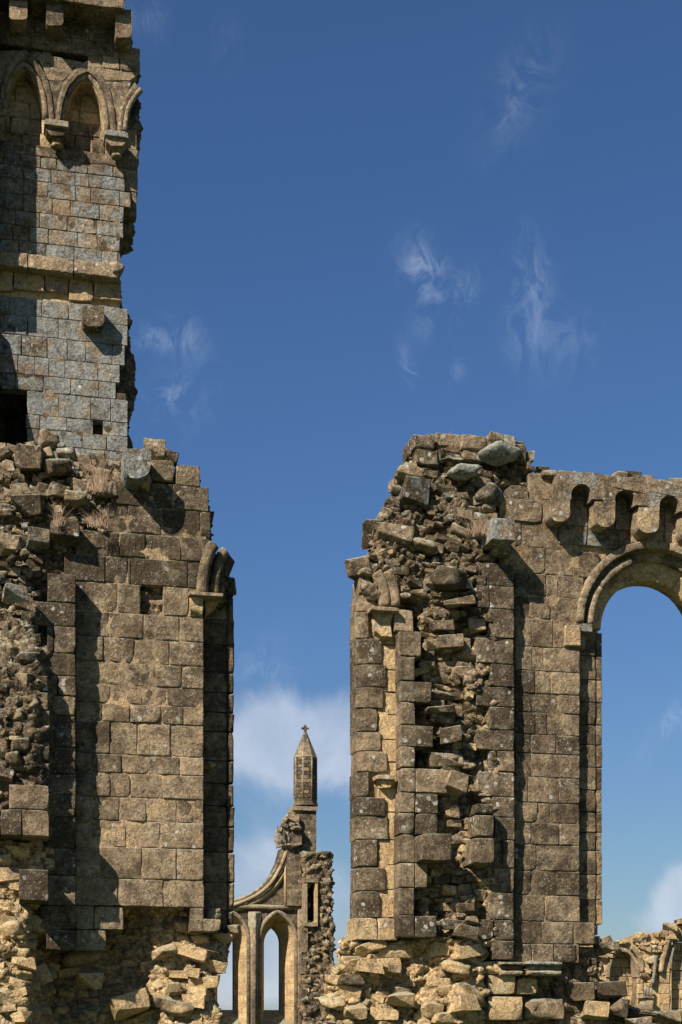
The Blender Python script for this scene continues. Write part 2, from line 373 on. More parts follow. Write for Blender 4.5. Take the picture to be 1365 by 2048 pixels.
def shard_shape(seed):
    """a fractured stone: the hull of a few points scattered near a box, arrises knocked off"""
    import bmesh
    r = np.random.RandomState(seed); bm = bmesh.new()
    for k in range(15):
        p = r.uniform(-1, 1, 3); ax = r.randint(3); p[ax] = np.sign(p[ax])*r.uniform(.78, 1.0)
        if k < 6: p = np.array([(-1)**(k//1), -1 if k % 3 else 1, (-1)**(k//2)])*r.uniform(.72, 1, 3)
        bm.verts.new(p*np.array([1, .9, .95]))
    res = bmesh.ops.convex_hull(bm, input=bm.verts[:])
    bmesh.ops.delete(bm, geom=[g for g in res['geom_interior'] if isinstance(g, bmesh.types.BMVert)], context='VERTS')
    bmesh.ops.dissolve_limit(bm, angle_limit=math.radians(14), verts=bm.verts[:], edges=bm.edges[:])
    bmesh.ops.bevel(bm, geom=bm.edges[:], offset=.055, segments=1, affect='EDGES')
    bmesh.ops.triangulate(bm, faces=bm.faces[:]); bmesh.ops.subdivide_edges(bm, edges=[e for e in bm.edges if e.calc_length() > .5], cuts=1)
    bmesh.ops.triangulate(bm, faces=bm.faces[:])
    V = np.array([v.co[:] for v in bm.verts]); Fc = [tuple(v.index for v in f.verts) for f in bm.faces]; bm.free()
    V += np.stack([fbm(V*1.9+seed, 2, 1), fbm(V*1.9+seed+7, 2, 2), fbm(V*1.9+seed+3, 2, 3)], 1)*.055
    return V, Fc
SHARD = []
for k in range(26):
    V_, F_ = shard_shape(500+k); me = bpy.data.meshes.new('rubble_stone'); me.from_pydata(V_.tolist(), [], F_); me.materials.append(STONE); me.update(); SHARD.append(me)
def rubble(th, x, y, w, h, d, dep=None, rot=None, color=None, name='rubble_stone', label=None):
    """a rough stone seen w x h px at (x, y), centre at wall depth d"""
    k = T(x, d)/F; o = bpy.data.objects.new(name, rng.choice(SHARD) if rng.random() < .7 else rng.choice(RUB)); COL.objects.link(o)
    s, z = SZ(x, y, d); th.place(o, (s, d, z))
    dep = dep if dep is not None else max(.09, (w+h)/2*k*rng.uniform(.5, .8))
    o.scale = (w*k*.52, dep, h*k*.54)
    r = rot if rot is not None else rng.gauss(0, .15)
    o.rotation_euler = (rng.gauss(0, .15), r, rng.gauss(0, .25)); o.color = color or tint()
    if label: o['label'] = label
    return o
def inside(x, y, poly):
    c = False; j = len(poly)-1
    for i in range(len(poly)):
        xi, yi = poly[i]; xj, yj = poly[j]
        if (yi > y) != (yj > y) and x < (xj-xi)*(y-yi)/(yj-yi)+xi: c = not c
        j = i
    return c
def scatter_rubble(th, poly, dfun, hs=(14, 34), asp=(1.1, 2.3), col=lambda x, y: tint(.45), limit=300, skip=.12, proud=.02, avoid=()):
    """rough courses of stones bedded in a polygon; what is past the limit is joined"""
    ys = [p[1] for p in poly]; xs = [p[0] for p in poly]; y = min(ys); made = []
    while y < max(ys):
        h = rng.uniform(*hs); x = min(xs)-rng.uniform(0, 20)
        while x < max(xs):
            hh = h*rng.uniform(.6, 1.25); w = hh*rng.uniform(*asp); cx, cy = x+w/2, y+h/2+rng.uniform(-.2, .2)*h
            if inside(cx, cy, poly) and rng.random() > skip and not any(a[0] < cx < a[1] and a[2] < cy < a[3] for a in avoid):
                made.append((cx, cy, w*.98, hh))
            x += w*rng.uniform(.85, 1.05)
        y += h*.84
    made.sort(key=lambda a: -a[2]*a[3])
    for cx, cy, w, hh in made[:limit]:
        rubble(th, cx, cy, w, hh, dfun(cx, cy)+rng.uniform(-proud, .05), color=col(cx, cy))
    return len(made)

# -- a torn rubble core, lofted row by row and chipped into stones
def core(th, name, left, right, df, db, amp=.06, res=.045, cell=.19, color=(.45, 0, 0, .5), dfun=None, bl=0.0, kind=None, mat=None, ylo=None, yhi=None, label=None, seed=1):
    L = np.array([(Z(x, y, df), S(x, df)) for x, y in left]); R = np.array([(Z(x, y, df), S(x, df)) for x, y in right])
    L = L[np.argsort(L[:, 0], kind='stable')]; R = R[np.argsort(R[:, 0], kind='stable')]
    z0 = max(L[0, 0], R[0, 0]) if ylo is None else Z(HX, ylo, df); z1 = min(L[-1, 0], R[-1, 0]) if yhi is None else Z(HX, yhi, df)
    zs = np.arange(z0, z1+res*.5, res); sl = np.interp(zs, L[:, 0], L[:, 1]); sr = np.maximum(np.interp(zs, R[:, 0], R[:, 1]), sl+.05)
    W_ = (sr-sl).max(); D_ = db-df
    nF = max(4, int(W_/res)); nS = max(3, int(D_/res/1.3)); nB = max(4, nF//4)
    u = np.concatenate([np.linspace(0, 1, nF, endpoint=False), np.ones(nS), np.linspace(1, 0, nB, endpoint=False), np.zeros(nS)])
    v = np.concatenate([np.zeros(nF), np.linspace(0, 1, nS, endpoint=False), np.ones(nB), np.linspace(1, 0, nS, endpoint=False)])
    G = np.zeros((len(zs), len(u), 3)); G[:, :, 0] = sl[:, None]+(sr-sl)[:, None]*u[None, :]+bl*(v*(1-u))[None, :]; G[:, :, 2] = zs[:, None]
    dfr = np.full(G.shape[:2], df)
    if dfun is not None: dfr = dfun(G[:, :, 0], G[:, :, 2])
    G[:, :, 1] = dfr*(1-v[None, :])+db*v[None, :]
    dr = np.gradient(G, axis=0); dl = np.roll(G, -1, 1)-np.roll(G, 1, 1)
    n = np.cross(dl, dr); n /= np.maximum(np.linalg.norm(n, axis=2), 1e-6)[:, :, None]
    P = G.reshape(-1, 3); Nn = n.reshape(-1, 3)
    wp = np.stack([fbm(P*2.2+9, 2, seed), fbm(P*2.2+31, 2, seed+1), fbm(P*2.2+57, 2, seed+2)], 1)*.28
    f1, f2, cid, tl = voronoi((P+wp*cell*2.2)*np.array([1/cell/1.25, 1/cell, 1.75/cell]), seed)
    g1, g2, gid, tg = voronoi((P)*np.array([2.4/cell, 2.4/cell, 3.6/cell]), seed+5)
    e = np.clip((f2-f1)/.10, 0, 1); e2 = np.clip((g2-g1)/.14, 0, 1)
    disp = amp*(.75*e*(.3+cid+1.1*tl)+.42*e2*(gid+.9*tg)+.4*fbm(P*3.3, 3, seed)+.2*fbm(P*13, 2, seed+3)-.5)
    P = P+Nn*disp[:, None]
    nl = len(u); nr = len(zs)
    F_ = [(i*nl+j, i*nl+(j+1) % nl, (i+1)*nl+(j+1) % nl, (i+1)*nl+j) for i in range(nr-1) for j in range(nl)]
    F_ += [tuple((nr-1)*nl+j for j in range(nl)), tuple(reversed(range(nl)))]
    return th.add(name, P, F_, color=color, kind=kind, mat=mat or BROKEN, label=label)
def slab(th, name, x0, x1, y0, y1, d, depth, xr=None, color=None, **kw):
    q = rect(x0, x1, y0, y1, d, xr)
    (a, zb), (b, _), (_, zt), _ = q
    V = [(a, d, zb), (b, d, zb), (b, d+depth, zb), (a, d+depth, zb), (a, d, zt), (b, d, zt), (b, d+depth, zt), (a, d+depth, zt)]
    return th.add(name, V, [(0, 1, 5, 4), (1, 2, 6, 5), (2, 3, 7, 6), (3, 0, 4, 7), (4, 5, 6, 7), (3, 2, 1, 0)], color=color or tint(.55, .25), smooth=False, **kw)

# -- mouldings: a section swept along a path of frame points
def sweep(th, name, path, r, color=None, sec=10, closed_ends=True, rough=.12, mat=None, flat=1.0, label=None, parent=None, taper=None):
    P = np.array(path, float); n = len(P); tan = np.gradient(P, axis=0); tan /= np.linalg.norm(tan, axis=1)[:, None]
    V = []; dax = np.array([0, 1., 0])
    for i in range(n):
        a = dax-tan[i]*np.dot(dax, tan[i])
        if np.linalg.norm(a) < .1: a = np.array([1., 0, 0])-tan[i]*tan[i][0]
        a /= np.linalg.norm(a); b = np.cross(tan[i], a); rr = r*(taper[i] if taper is not None else 1)
        for k in range(sec):
            an = 2*math.pi*k/sec; V.append(P[i]+rr*(math.cos(an)*a*flat+math.sin(an)*b))
    V = np.array(V); V += (fbm(V*8, 2, 3)*r*rough)[:, None]*np.array([.6, 1, .6])
    F_ = [(i*sec+k, i*sec+(k+1) % sec, (i+1)*sec+(k+1) % sec, (i+1)*sec+k) for i in range(n-1) for k in range(sec)]
    F_ += [tuple(range(sec))[::-1], tuple((n-1)*sec+k for k in range(sec))]
    return th.add(name, V, F_, color=color or tint(), mat=mat, label=label, parent=parent)
def voussoir(th, name, c, a0, a1, ri, ro, d, depth, color=None, n=5, gap=.006, rough=.006, d2=None, persp=None):
    """ring segment between angles, centred c=(s,z) in the wall plane; d2: depth of the inner edge (a splay)"""
    V = []; d2 = d if d2 is None else d2
    aa = np.linspace(a0+gap/ro, a1-gap/ro, n)
    for a in aa:
        ca, sa = math.cos(a), math.sin(a)
        for (r, dd) in ((ro-gap, d+.006), (ro-gap-.012, d), ((ri+ro)/2, (d+d2)/2), (ri+gap+.012, d2), (ri+gap, d2+.01), (ri+gap, d2+depth/2), (ri+gap, d2+depth), (ro-gap, d+depth+.001)):
            V.append((c[0]+r*ca, dd, c[1]+r*sa))
    V = np.array(V); V[:, 1] += fbm(V*7, 3, 21)*rough; m = 8
    F_ = [(i*m+k, i*m+(k+1) % m, (i+1)*m+(k+1) % m, (i+1)*m+k) for i in range(n-1) for k in range(m)]
    F_ += [tuple(range(m))[::-1], tuple((n-1)*m+k for k in range(m))]
    return th.add(name, V, F_, color=color or tint())

def prism(th, name, pts, d, depth, color=None, bev=.012, rough=.006, sub=.08, smooth=False, mat=None, label=None, parent=None):
    """outline (s,z) counter-clockwise seen from the front, extruded back"""
    pts = [np.array(p, float) for p in pts]; out = []
    for i, p in enumerate(pts):
        q = pts[(i+1) % len(pts)]; m = max(1, int(np.linalg.norm(q-p)/sub))
        for k in range(m): out.append(p+(q-p)*k/m)
    O = np.array(out); c = O.mean(0); n = len(O)
    nd = max(2, int(depth/sub)+1); V = [np.c_[O[:, 0]+(c[0]-O[:, 0])*bev*.8, np.full(n, d), O[:, 1]+(c[1]-O[:, 1])*bev*.8]]
    for k in range(nd): V.append(np.c_[O[:, 0], np.full(n, d+bev+(depth-bev)*k/(nd-1)), O[:, 1]])
    V = np.vstack(V); V += (np.stack([fbm(V*6+4, 2, 1), fbm(V*6+8, 2, 2), fbm(V*6+14, 2, 4)], 1))*rough
    F_ = []
    for k in range(nd):
        for j in range(n): F_.append((k*n+j, k*n+(j+1) % n, (k+1)*n+(j+1) % n, (k+1)*n+j))
    F_ = [f[::-1] for f in F_]
    tri = tessellate_polygon([[Vector((V[j][0], V[j][2], 0)) for j in range(n)]])
    F_ += [tuple(t_) for t_ in tri]; F_ += [tuple(nd*n+k for k in reversed(t_)) for t_ in tri]
    return th.add(name, V, F_, color=color or tint(), smooth=smooth, mat=mat, label=label, parent=parent)
def pxs(pts, d): return [SZ(x, y, d) for x, y in pts]

def to_px(s, z, d=0.0):
    X = s*CA-(C0+d)*SA; Y = s*SA+(C0+d)*CA
    return HX+F*X/Y, HY-F*(z-ZC)/Y
def sst(x, a, b):
    t_ = np.clip((x-a)/(b-a), 0, 1); return t_*t_*(3-2*t_)
def band(th, name, outer, inner, d, dback, parts=1, color=None, front_bulge=0.0):
    """arch order between two outlines (px at depth d), with its reveal going back; cut into voussoirs"""
    O = np.array(pxs(outer, d)); I = np.array(pxs(inner, d))
    t0 = np.linspace(0, 1, len(O)); tt = np.linspace(0, 1, parts*4+1)
    O = np.c_[np.interp(tt, t0, O[:, 0]), np.interp(tt, t0, O[:, 1])]; I = np.c_[np.interp(tt, t0, I[:, 0]), np.interp(tt, t0, I[:, 1])]
    for p in range(parts):
        o_, i_ = O[p*4:p*4+5], I[p*4:p*4+5]; V = []
        for k, (a, b) in enumerate(zip(o_, i_)):
            e = .008 if k in (0, 4) else 0
            V += [(a[0], d+.12, a[1]), (a[0], d+e, a[1]), ((a[0]+b[0])/2, d+e-front_bulge, (a[1]+b[1])/2), (b[0], d+e, b[1]), (b[0], dback, b[1])]
        V = np.array(V); V[:, 1] += fbm(V*8, 2, 3)*.008
        F_ = [(k*5+j, k*5+j+1, (k+1)*5+j+1, (k+1)*5+j) for k in range(4) for j in range(4)]
        F_ += [(0, 1, 2, 3, 4)[::-1], tuple(20+j for j in range(5))]
        th.add(name, V, F_, color=color or tint(.5, .1), smooth=False)
def path(pts, d): return [(SZ(x, y, d)[0], d, SZ(x, y, d)[1]) for x, y in pts]
def smooth_path(pts, n=14):
    P = np.array(pts, float); t0 = np.linspace(0, 1, len(P)); tt = np.linspace(0, 1, n)
    co = np.polyfit(t0, P, min(3, len(P)-1)); out = np.zeros((n, P.shape[1]))
    for k in range(co.shape[0]): out = out*tt[:, None]+co[k]
    return [tuple(p) for p in out]
def u_shape(x0, x1, y0, y1, d, r=.5):
    """px outline with a rounded foot, counter-clockwise in (s, z)"""
    w = (x1-x0)/2; cx = (x0+x1)/2; rr = min(w, (y1-y0))*r*2; rr = min(rr, w)
    pts = [(x1, y0), (x0, y0)]
    for k in range(7): a = math.pi+k*math.pi/12; pts.append((x0+rr+rr*math.cos(a), y1-rr-rr*math.sin(a)))
    for k in range(7): a = 1.5*math.pi+k*math.pi/12; pts.append((x1-rr+rr*math.cos(a), y1-rr-rr*math.sin(a)))
    return pxs(pts, d)

# ================================================================ ground
def ground():
    n = 60; xs = np.sign(np.linspace(-1, 1, n))*np.abs(np.linspace(-1, 1, n))**2.5*1500
    X, Y = np.meshgrid(xs, xs+60, indexing='ij'); Zz = vnoise(np.stack([X.ravel()/40, Y.ravel()/40, X.ravel()*0], 1), 2)*.12*np.minimum(1, np.hypot(X.ravel(), Y.ravel())/60)
    V = np.stack([X.ravel(), Y.ravel(), Zz-.12], 1)
    me = bpy.data.meshes.new('ground'); me.from_pydata(V.tolist(), [], [(i*n+j, (i+1)*n+j, (i+1)*n+j+1, i*n+j+1) for i in range(n-1) for j in range(n-1)])
    me.materials.append(TURF); o = bpy.data.objects.new('ground', me); COL.objects.link(o); o['kind'] = 'structure'
ground()

# ================================================================ tall tower wall, upper left
D = 8.0
tw = Thing('ruined_tower', 'tall weathered grey tower wall with two pointed blind arches, upper left', 'tower', S(140, D), D)
def tcol(x, y):
    g = .15 if y < 330 else (.5 if y < 480 else .7); f = .3 if 552 < y < 602 else .0
    if x < 75: g *= .8
    return tint(.5, f, 0 if f else g, .55, .05)
def tw_core(s, z):
    x, y = to_px(s, z, D)
    d = np.full(x.shape, D+.32)+.3*sst(y, 345, 320)*sst(x, 240, 225)
    return d+.9*sst(x, 66, 58)*sst(y, 772, 778)
core(tw, 'wall_core', [(-90, 930), (-90, -120)], [(256, 940), (258, 890), (266, 878), (256, 850), (262, 800), (276, 765), (262, 748), (276, 735), (266, 690), (256, 645), (263, 615), (248, 592),
     (240, 545), (243, 520), (238, 500), (246, 440), (272, 424), (274, 290), (287, 240), (275, 215), (283, 180), (270, 160), (280, 118), (278, 85), (262, 75), (262, 28), (250, 20), (250, -120)],
     D, D+1.4, amp=.07, res=.06, cell=.25, dfun=tw_core, color=(.36, .1, .25, .5), seed=4)
rows = []
def trow(y0, y1, xr_, mean=46, x0=-60, cut=()):
    js = joints(x0, xr_, mean); rows.append((y0, y1, js))
for y0, y1, xe in ((-50, -14, 250), (-14, 22, 250), (22, 50, 262), (50, 76, 262)): trow(y0, y1, xe)
trow(76, 106, 281, 40); 
rows_wall(tw, D, 150, rows, col=tcol, rough=.012, jit=.007, gap=.002, chip=.15); rows = []
rows_wall(tw, D, 220, [(112, 137, [176, 205, 240, 281]), ], col=tcol, rough=.012)
rows_wall(tw, D, 60, [(98, 112, [60, 84, 104])], col=tcol)
for a in ((300, 322, 245), (322, 345, 248), (345, 371, 250), (371, 402, 262), (402, 434, 248), (434, 464, 247), (464, 494, 240), (494, 520, 236)): trow(*a)
rows_wall(tw, D, 154, rows, col=tcol, rough=.012, jit=.007, gap=.002, chip=.15); rows = []
rows_wall(tw, D+.12, 200, [(250, 290, [244, 274]), (290, 330, [243, 276]), (330, 375, [245, 276]), (375, 424, [247, 274])], col=lambda x, y: tint(.4), rough=.012)
for i, (a, b) in enumerate(((-60, -4), (-4, 56), (56, 148), (148, 238))):
    rblock(tw, a, b, 518, 547, D-.24, .3, xr=154, name='string_course', color=tint(.75, .35, .25, .95), rough=.022, step=.05, chip=.9)
rubble(tw, 232, 537, 34, 26, D-.12, dep=.2, color=(.7, .2, .3, 1), name='string_course')
for (a, b, f) in ((-60, -14, 597), (-14, 26, 597), (27, 89, 590), (90, 137, 588), (138, 187, 601), (188, 243, 592)):
    rblock(tw, a, b, 550, f, D-.02, .25, xr=154, color=tint(.6, .38, 0, .5), rough=.016)
slab(tw, 'mortar_bed', -60, 240, 585, 612, D+.06, .2, xr=154, color=(.6, .55, 0, .3), kind=None)
for a in ((606, 641, 256), (641, 681, 256), (681, 722, 250)): trow(*a)
trow(722, 758, 240); trow(758, 791, 232, x0=-60)
rows.append((791, 837, [54, 118, 182, 222, 256]))
rows.append((837, 865, [52, 80, 134, 184, 186])); rows.append((837, 865, [206, 256]))
rows.append((865, 896, [54, 78, 166, 214, 256])); rows.append((896, 940, [54, 100, 150, 210, 256]))
rows_wall(tw, D, 154, rows, col=tcol, rough=.014, jit=.005, gap=.001, chip=.15); rows = []
slab(tw, 'mortar_bed', -60, 240, 300, 520, D+.014, .3, xr=154, color=(.35, .2, .1, .3))
slab(tw, 'mortar_bed', -60, 248, -50, 108, D+.014, .3, xr=154, color=(.35, .2, .1, .3))
slab(tw, 'mortar_bed', -60, 232, 612, 778, D+.014, .3, xr=154, color=(.35, .2, .1, .3))
slab(tw, 'mortar_bed', 58, 184, 778, 940, D+.012, .3, xr=154, color=(.35, .2, .1, .3)); slab(tw, 'mortar_bed', 207, 252, 778, 940, D+.012, .3, xr=154, color=(.35, .2, .1, .3))
slab(tw, 'mortar_bed', 184, 207, 868, 940, D+.012, .3, xr=154, color=(.35, .2, .1, .3))
# parapet with its corbels
for a, b in ((-90, -20), (-20, 62), (62, 150), (150, 249)):
    rblock(tw, a, b, -46, 4, D-.55, .6, xr=154, name='parapet_block', color=tint(.35, 0, 0, .6), rough=.012)
for (a, b, y0, y1) in ((18, 55, 4, 38), (92, 127, 6, 50), (231, 264, 22, 74)):
    prism(tw, 'corbel', u_shape(a, b, y0-4, y1, D-.42, .22), D-.42, .44, color=tint(.5, .15, 0, .9))
rubble(tw, 183, 30, 26, 22, D-.1, dep=.2, rot=.5, color=(.55, .4, 0, .4), name='corbel')
# blind arcade
arc = [
    ([(50, 97), (72, 116), (92, 150), (103, 186), (108, 238)], [(50, 118), (66, 130), (84, 158), (94, 190), (99, 239)], [(50, 140), (62, 150), (74, 176), (80, 205), (84, 240)]),
    ([(50, 97), (30, 108), (12, 135), (2, 172), (-3, 215)], [(50, 118), (34, 124), (20, 148), (9, 178), (4, 216)], [(50, 140), (38, 146), (24, 166), (16, 192), (12, 218)]),
    ([(176, 119), (200, 143), (219, 175), (228, 214), (232, 262)], [(176, 141), (193, 156), (209, 184), (217, 214), (222, 262)], [(176, 163), (188, 175), (199, 198), (204, 228), (207, 262)]),
    ([(176, 119), (150, 136), (126, 164), (115, 200), (111, 238)], [(176, 141), (155, 150), (136, 172), (125, 204), (120, 239)], [(176, 163), (160, 168), (144, 186), (135, 212), (131, 240)]),
]
for o_, m_, i_ in arc:
    band(tw, 'hood_mould', o_, m_, D-.03, D+.1, 3, tint(.55, .05, .1, .7), .012)
    pm = smooth_path(path([((a[0]+b[0])/2, (a[1]+b[1])/2) for a, b in zip(m_, i_)], D+.06))
    sweep(tw, 'roll_mould', pm, .052, color=tint(.6, .1, .1, .6))
    band(tw, 'voussoir', [((a[0]*.5+b[0]*.5), (a[1]*.5+b[1]*.5)) for a, b in zip(m_, i_)], i_, D+.09, D+.5, 3, tint(.55, .5))
for o_, m_ in (([(236, 262), (238, 222), (250, 190), (270, 163)], [(244, 263), (247, 228), (258, 196), (276, 174)]),):
    band(tw, 'hood_mould', o_, m_, D-.03, D+.1, 2, tint(.6, .05, .1, .9), .012)
sweep(tw, 'roll_mould', smooth_path(path([(249, 262), (253, 230), (263, 202), (282, 180)], D+.02)), .055, color=tint(.6, 0, .1, .9))
def spandrel(pts, dd=0.0, c=None): prism(tw, 'spandrel_block', pxs(pts, D+dd)[::-1], D+dd, .25, color=c or tint(.52, .05, .12, .7), rough=.012)
spandrel([(60, 104), (78, 120), (94, 150), (97, 160), (127, 160), (152, 134), (166, 124)])
spandrel([(97, 161), (103, 186), (108, 237), (111, 237), (115, 200), (126, 164), (127, 161)])
spandrel([(184, 126), (200, 143), (212, 160), (262, 160), (272, 150), (280, 140)])
spandrel([(212, 162), (219, 175), (228, 214), (232, 260), (237, 260), (239, 222), (250, 190), (262, 170), (262, 162)])
spandrel([(-60, 100), (-60, 215), (-4, 215), (1, 172), (11, 135), (29, 108), (40, 101)])
for (y0, y1, js) in ((140, 172, [8, 48, 92]), (172, 204, [2, 30, 94]), (204, 236, [2, 60, 94]), (236, 268, [-20, 20, 94]), (268, 300, [-20, 44, 94])):
    rows_wall(tw, D+.42, 50, [(y0, y1, js)], col=lambda x, y: tint(.5, .62, 0, .2), rough=.014)
for (y0, y1, js) in ((155, 190, [140, 214]), (190, 222, [130, 160, 214]), (222, 246, [130, 158, 214]), (246, 272, [130, 176, 214]), (272, 304, [126, 150, 214])):
    rows_wall(tw, D+.42, 170, [(y0, y1, js)], col=lambda x, y: tint(.45, .55 if y < 245 else .15, 0, .2), rough=.014)
rows_wall(tw, D, 110, [(240, 270, [83, 128]), (270, 300, [80, 104, 128])], col=lambda x, y: tint(.5, .5, 0, .3), rough=.02)
rows_wall(tw, D, 225, [(263, 284, [200, 244]), (284, 312, [182, 186, 210, 244])], col=lambda x, y: tint(.5, .3, 0, .3), rough=.014)
def corbel_bracket(x0, x1, y):
    m = (x0+x1)/2; w = x1-x0; pd = D-.34
    rblock(tw, x0, x1, y, y+13, pd, .4, name='corbel_abacus', color=tint(.7, .1, .45, .95), rough=.008)
    prism(tw, 'corbel', pxs([(x0+3, y+12), (x0+5, y+22), (x0+w*.28, y+32), (x1-w*.26, y+32), (x1-4, y+22), (x1-3, y+12)][::-1], pd+.06)[::-1], pd+.06, .32, color=tint(.6, .2, .1, .6))
    sweep(tw, 'pendant', path([(m, y+28), (m+1, y+52)], pd+.22), .088, color=tint(.55, .35, 0, .4), sec=14, rough=.05)
    sweep(tw, 'pendant', path([(m+1, y+52), (m+1, y+57)], pd+.22), .1, color=tint(.5, .4, 0, .4), sec=14, rough=.05)
corbel_bracket(88, 138, 238); corbel_bracket(208, 258, 259); corbel_bracket(-30, 14, 214)
prism(tw, 'corbel', u_shape(165, 209, 610, 652, D-.3, .3), D-.3, .32, color=(.4, 0, .2, .9))
# unseen masses added just left of the picture to shade the tower wall
prism(tw, 'shadow_buttress', pxs([(-16, -200), (-130, -200), (-130, 525), (-16, 525)], D-.68), D-.68, .75, color=(.45, 0, .3, .5), sub=.3)
prism(tw, 'shadow_buttress', pxs([(-62, 560), (-150, 560), (-150, 940), (-6, 940), (-8, 770), (-40, 660)], D-.62), D-.62, .7, color=(.45, 0, .3, .5), sub=.3)
# rest of the tower behind and to the left
slab(tw, 'rear_wall', -420, -60, -200, 2140, D+.1, 1.2, xr=-200, color=(.45, 0, .3, .5))
slab(tw, 'rear_wall', -90, 248, 925, 2140, D+.15, 1.2, xr=100, color=(.45, 0, .2, .5))

# ================================================================ left ruined pier
lp = Thing('ruined_pier', 'broken brown ashlar pier with rubble heaped on its left, lower left', 'ruin', S(280))
def lcol(x, y):
    f = 0.0 if y < 1180 else (.07 if y < 1600 else .16)
    return tint(.30 if y < 1180 else (.52 if y < 1640 else .60), f, .14 if 1150 < y < 1560 else 0.06, .62)
main = [(967, 1017, [221, 291, 346, 418]), (1017, 1071, [213, 256, 323, 401, 422]), (1071, 1120, [151, 219, 239, 291, 362, 421]), (1120, 1173, [128, 210, 256, 262, 376, 402]),
    (1173, 1231, [150, 235, 281]), (1173, 1231, [327, 378]), (1231, 1281, [150, 219, 287, 359, 408]), (1281, 1330, [150, 207, 269, 339, 408]), (1330, 1375, [150, 251, 312, 364, 408]),
    (1375, 1412, [150, 221, 285, 334, 408]), (1412, 1449, [150, 205, 260, 323, 367, 408]), (1449, 1513, [150, 220, 275, 341, 408]), (1513, 1550, [150, 186, 243, 297, 360, 408]),
    (1550, 1598, [150, 221, 261, 326, 408]), (1598, 1645, [150, 185, 239, 293, 354, 408]), (1645, 1697, [150, 223, 252, 321, 408]), (1697, 1760, [150, 201, 284, 353, 408]),
    (1760, 1815, [150, 236, 327, 409]), (1815, 1862, [150, 188, 248]), (1862, 1903, [150, 214])]
rows_wall(lp, 0, 330, main, col=lcol, rough=.013, dome=.004, gap=.002, step=.055)
rblock(lp, 282, 326, 1175, 1231, .16, .2, color=(.6, .75, 0, .1), rough=.016, chip=0)
rows_wall(lp, 0, 380, [(924, 967, [300, 349]), (930, 972, [352, 401])], col=lambda x, y: tint(.42, 0, 0, .8), rough=.016)
rblock(lp, 404, 423, 1020, 1072, .05, .3, color=tint(.45, 0, .1, .9))
rblock(lp, 376, 405, 1128, 1185, .02, .3, color=tint(.5, .2), rough=.02)
slab(lp, 'mortar_bed', 152, 406, 1078, 1173, .012, .3, xr=330, color=(.62, .33, 0, .25))
slab(lp, 'mortar_bed', 152, 281, 1173, 1232, .012, .3, xr=330, color=(.62, .33, 0, .25)); slab(lp, 'mortar_bed', 327, 406, 1173, 1232, .012, .3, xr=330, color=(.62, .33, 0, .25))
slab(lp, 'mortar_bed', 152, 406, 1232, 1812, .012, .3, xr=330, color=(.62, .33, 0, .25))
slab(lp, 'mortar_bed', 226, 412, 972, 1078, .012, .3, xr=330, color=(.62, .3, 0, .25))
# pilasters stepping forward on the left
B = [(1148, 1205, [95, 152]), (1205, 1253, [70, 152]), (1253, 1307, [94, 108, 152]), (1307, 1352, [68, 152]), (1352, 1391, [90, 115, 152]), (1391, 1431, [90, 152]), (1431, 1494, [90, 152]),
     (1494, 1548, [90, 152]), (1548, 1590, [90, 152]), (1590, 1634, [90, 152]), (1634, 1697, [90, 152]), (1697, 1751, [90, 152]), (1751, 1812, [90, 152]), (1812, 1860, [80, 152]), (1860, 1901, [92, 152])]
rows_wall(lp, -.28, 130, B, depth=.36, col=lambda x, y: tint(.30 if y < 1350 else .4, .06 if y > 1350 else 0, .08, .62), rough=.014, dome=.003, gap=.002)
Arow = [(1349, 1381, [40, 97]), (1384, 1420, [51, 97]), (1420, 1480, [53, 100]), (1482, 1521, [56, 100]), (1526, 1569, [48, 99])]
rows_wall(lp, -.54, 75, Arow, depth=.3, col=lambda x, y: tint(.4, 0, .15, .85), rough=.016, dome=.005)
rows_wall(lp, -.8, 75, [(1570, 1620, [18, 99]), (1620, 1673, [-40, 0, 44, 99])], depth=.56, col=lambda x, y: tint(.42, .05, .05, .6), rough=.016, dome=.004)
rblock(lp, 38, 98, 1739, 1802, -.9, .65, color=(.3, 0, .2, .7), rough=.012, dome=.015, label='dark block jutting out alone')
# inner order, right-hand edge
O2 = [1150, 1192, 1240, 1290, 1345, 1385, 1425, 1464, 1522, 1567, 1612, 1655, 1705, 1765, 1822, 1862]
for y0, y1 in zip(O2[:-1], O2[1:]):
    xe = 470+rng.uniform(-1.5, 1)
    if y1 < 1200: rblock(lp, 436, 468, y0+10, y1, .42, .7, color=tint(.35)); continue
    rblock(lp, 400, 455, y0, y1, .38, .3, xr=440, color=tint(.38, .05, .05, .4), rough=.01)
    rblock(lp, 455, xe, y0, y1, .34, .9, xr=440, color=tint(.34, .05, .0, .4), rough=.01, bev=.02)
sweep(lp, 'springer_roll', smooth_path(path([(405, 1190), (406, 1155), (414, 1118), (428, 1090)], .0)), .078, color=(.42, 0, .1, .5), sec=14)
sweep(lp, 'springer_roll', smooth_path(path([(430, 1190), (433, 1155), (440, 1122), (451, 1102)], .1)), .066, color=(.38, 0, .1, .5), sec=14)
rblock(lp, 378, 448, 1184, 1192, -.1, .5, name='abacus', color=(.75, .2, .3, .9), rough=.006)
rblock(lp, 378, 408, 1193, 1235, -.02, .3, color=(.75, .55, .25, .3), rough=.016, chip=.2)
prism(lp, 'capital', pxs([(409, 1193), (444, 1193), (432, 1212), (412, 1228)][::-1], .12), .12, .3, color=(.5, .5, 0, .2))
rblock(lp, 381, 408, 1817, 1864, -.02, .3, color=tint(.55, .1), rough=.01, label='plinth block at the foot of the pier')
rblock(lp, 381, 444, 1838, 1864, -.02, .45, color=tint(.5, .05, .1, .8), rough=.01)
for y, r in ((1824, .095), (1834, .12)): sweep(lp, 'shaft_base', path([(414, y), (440, y)], .2), r*.5, color=(.5, 0, .2, .8))
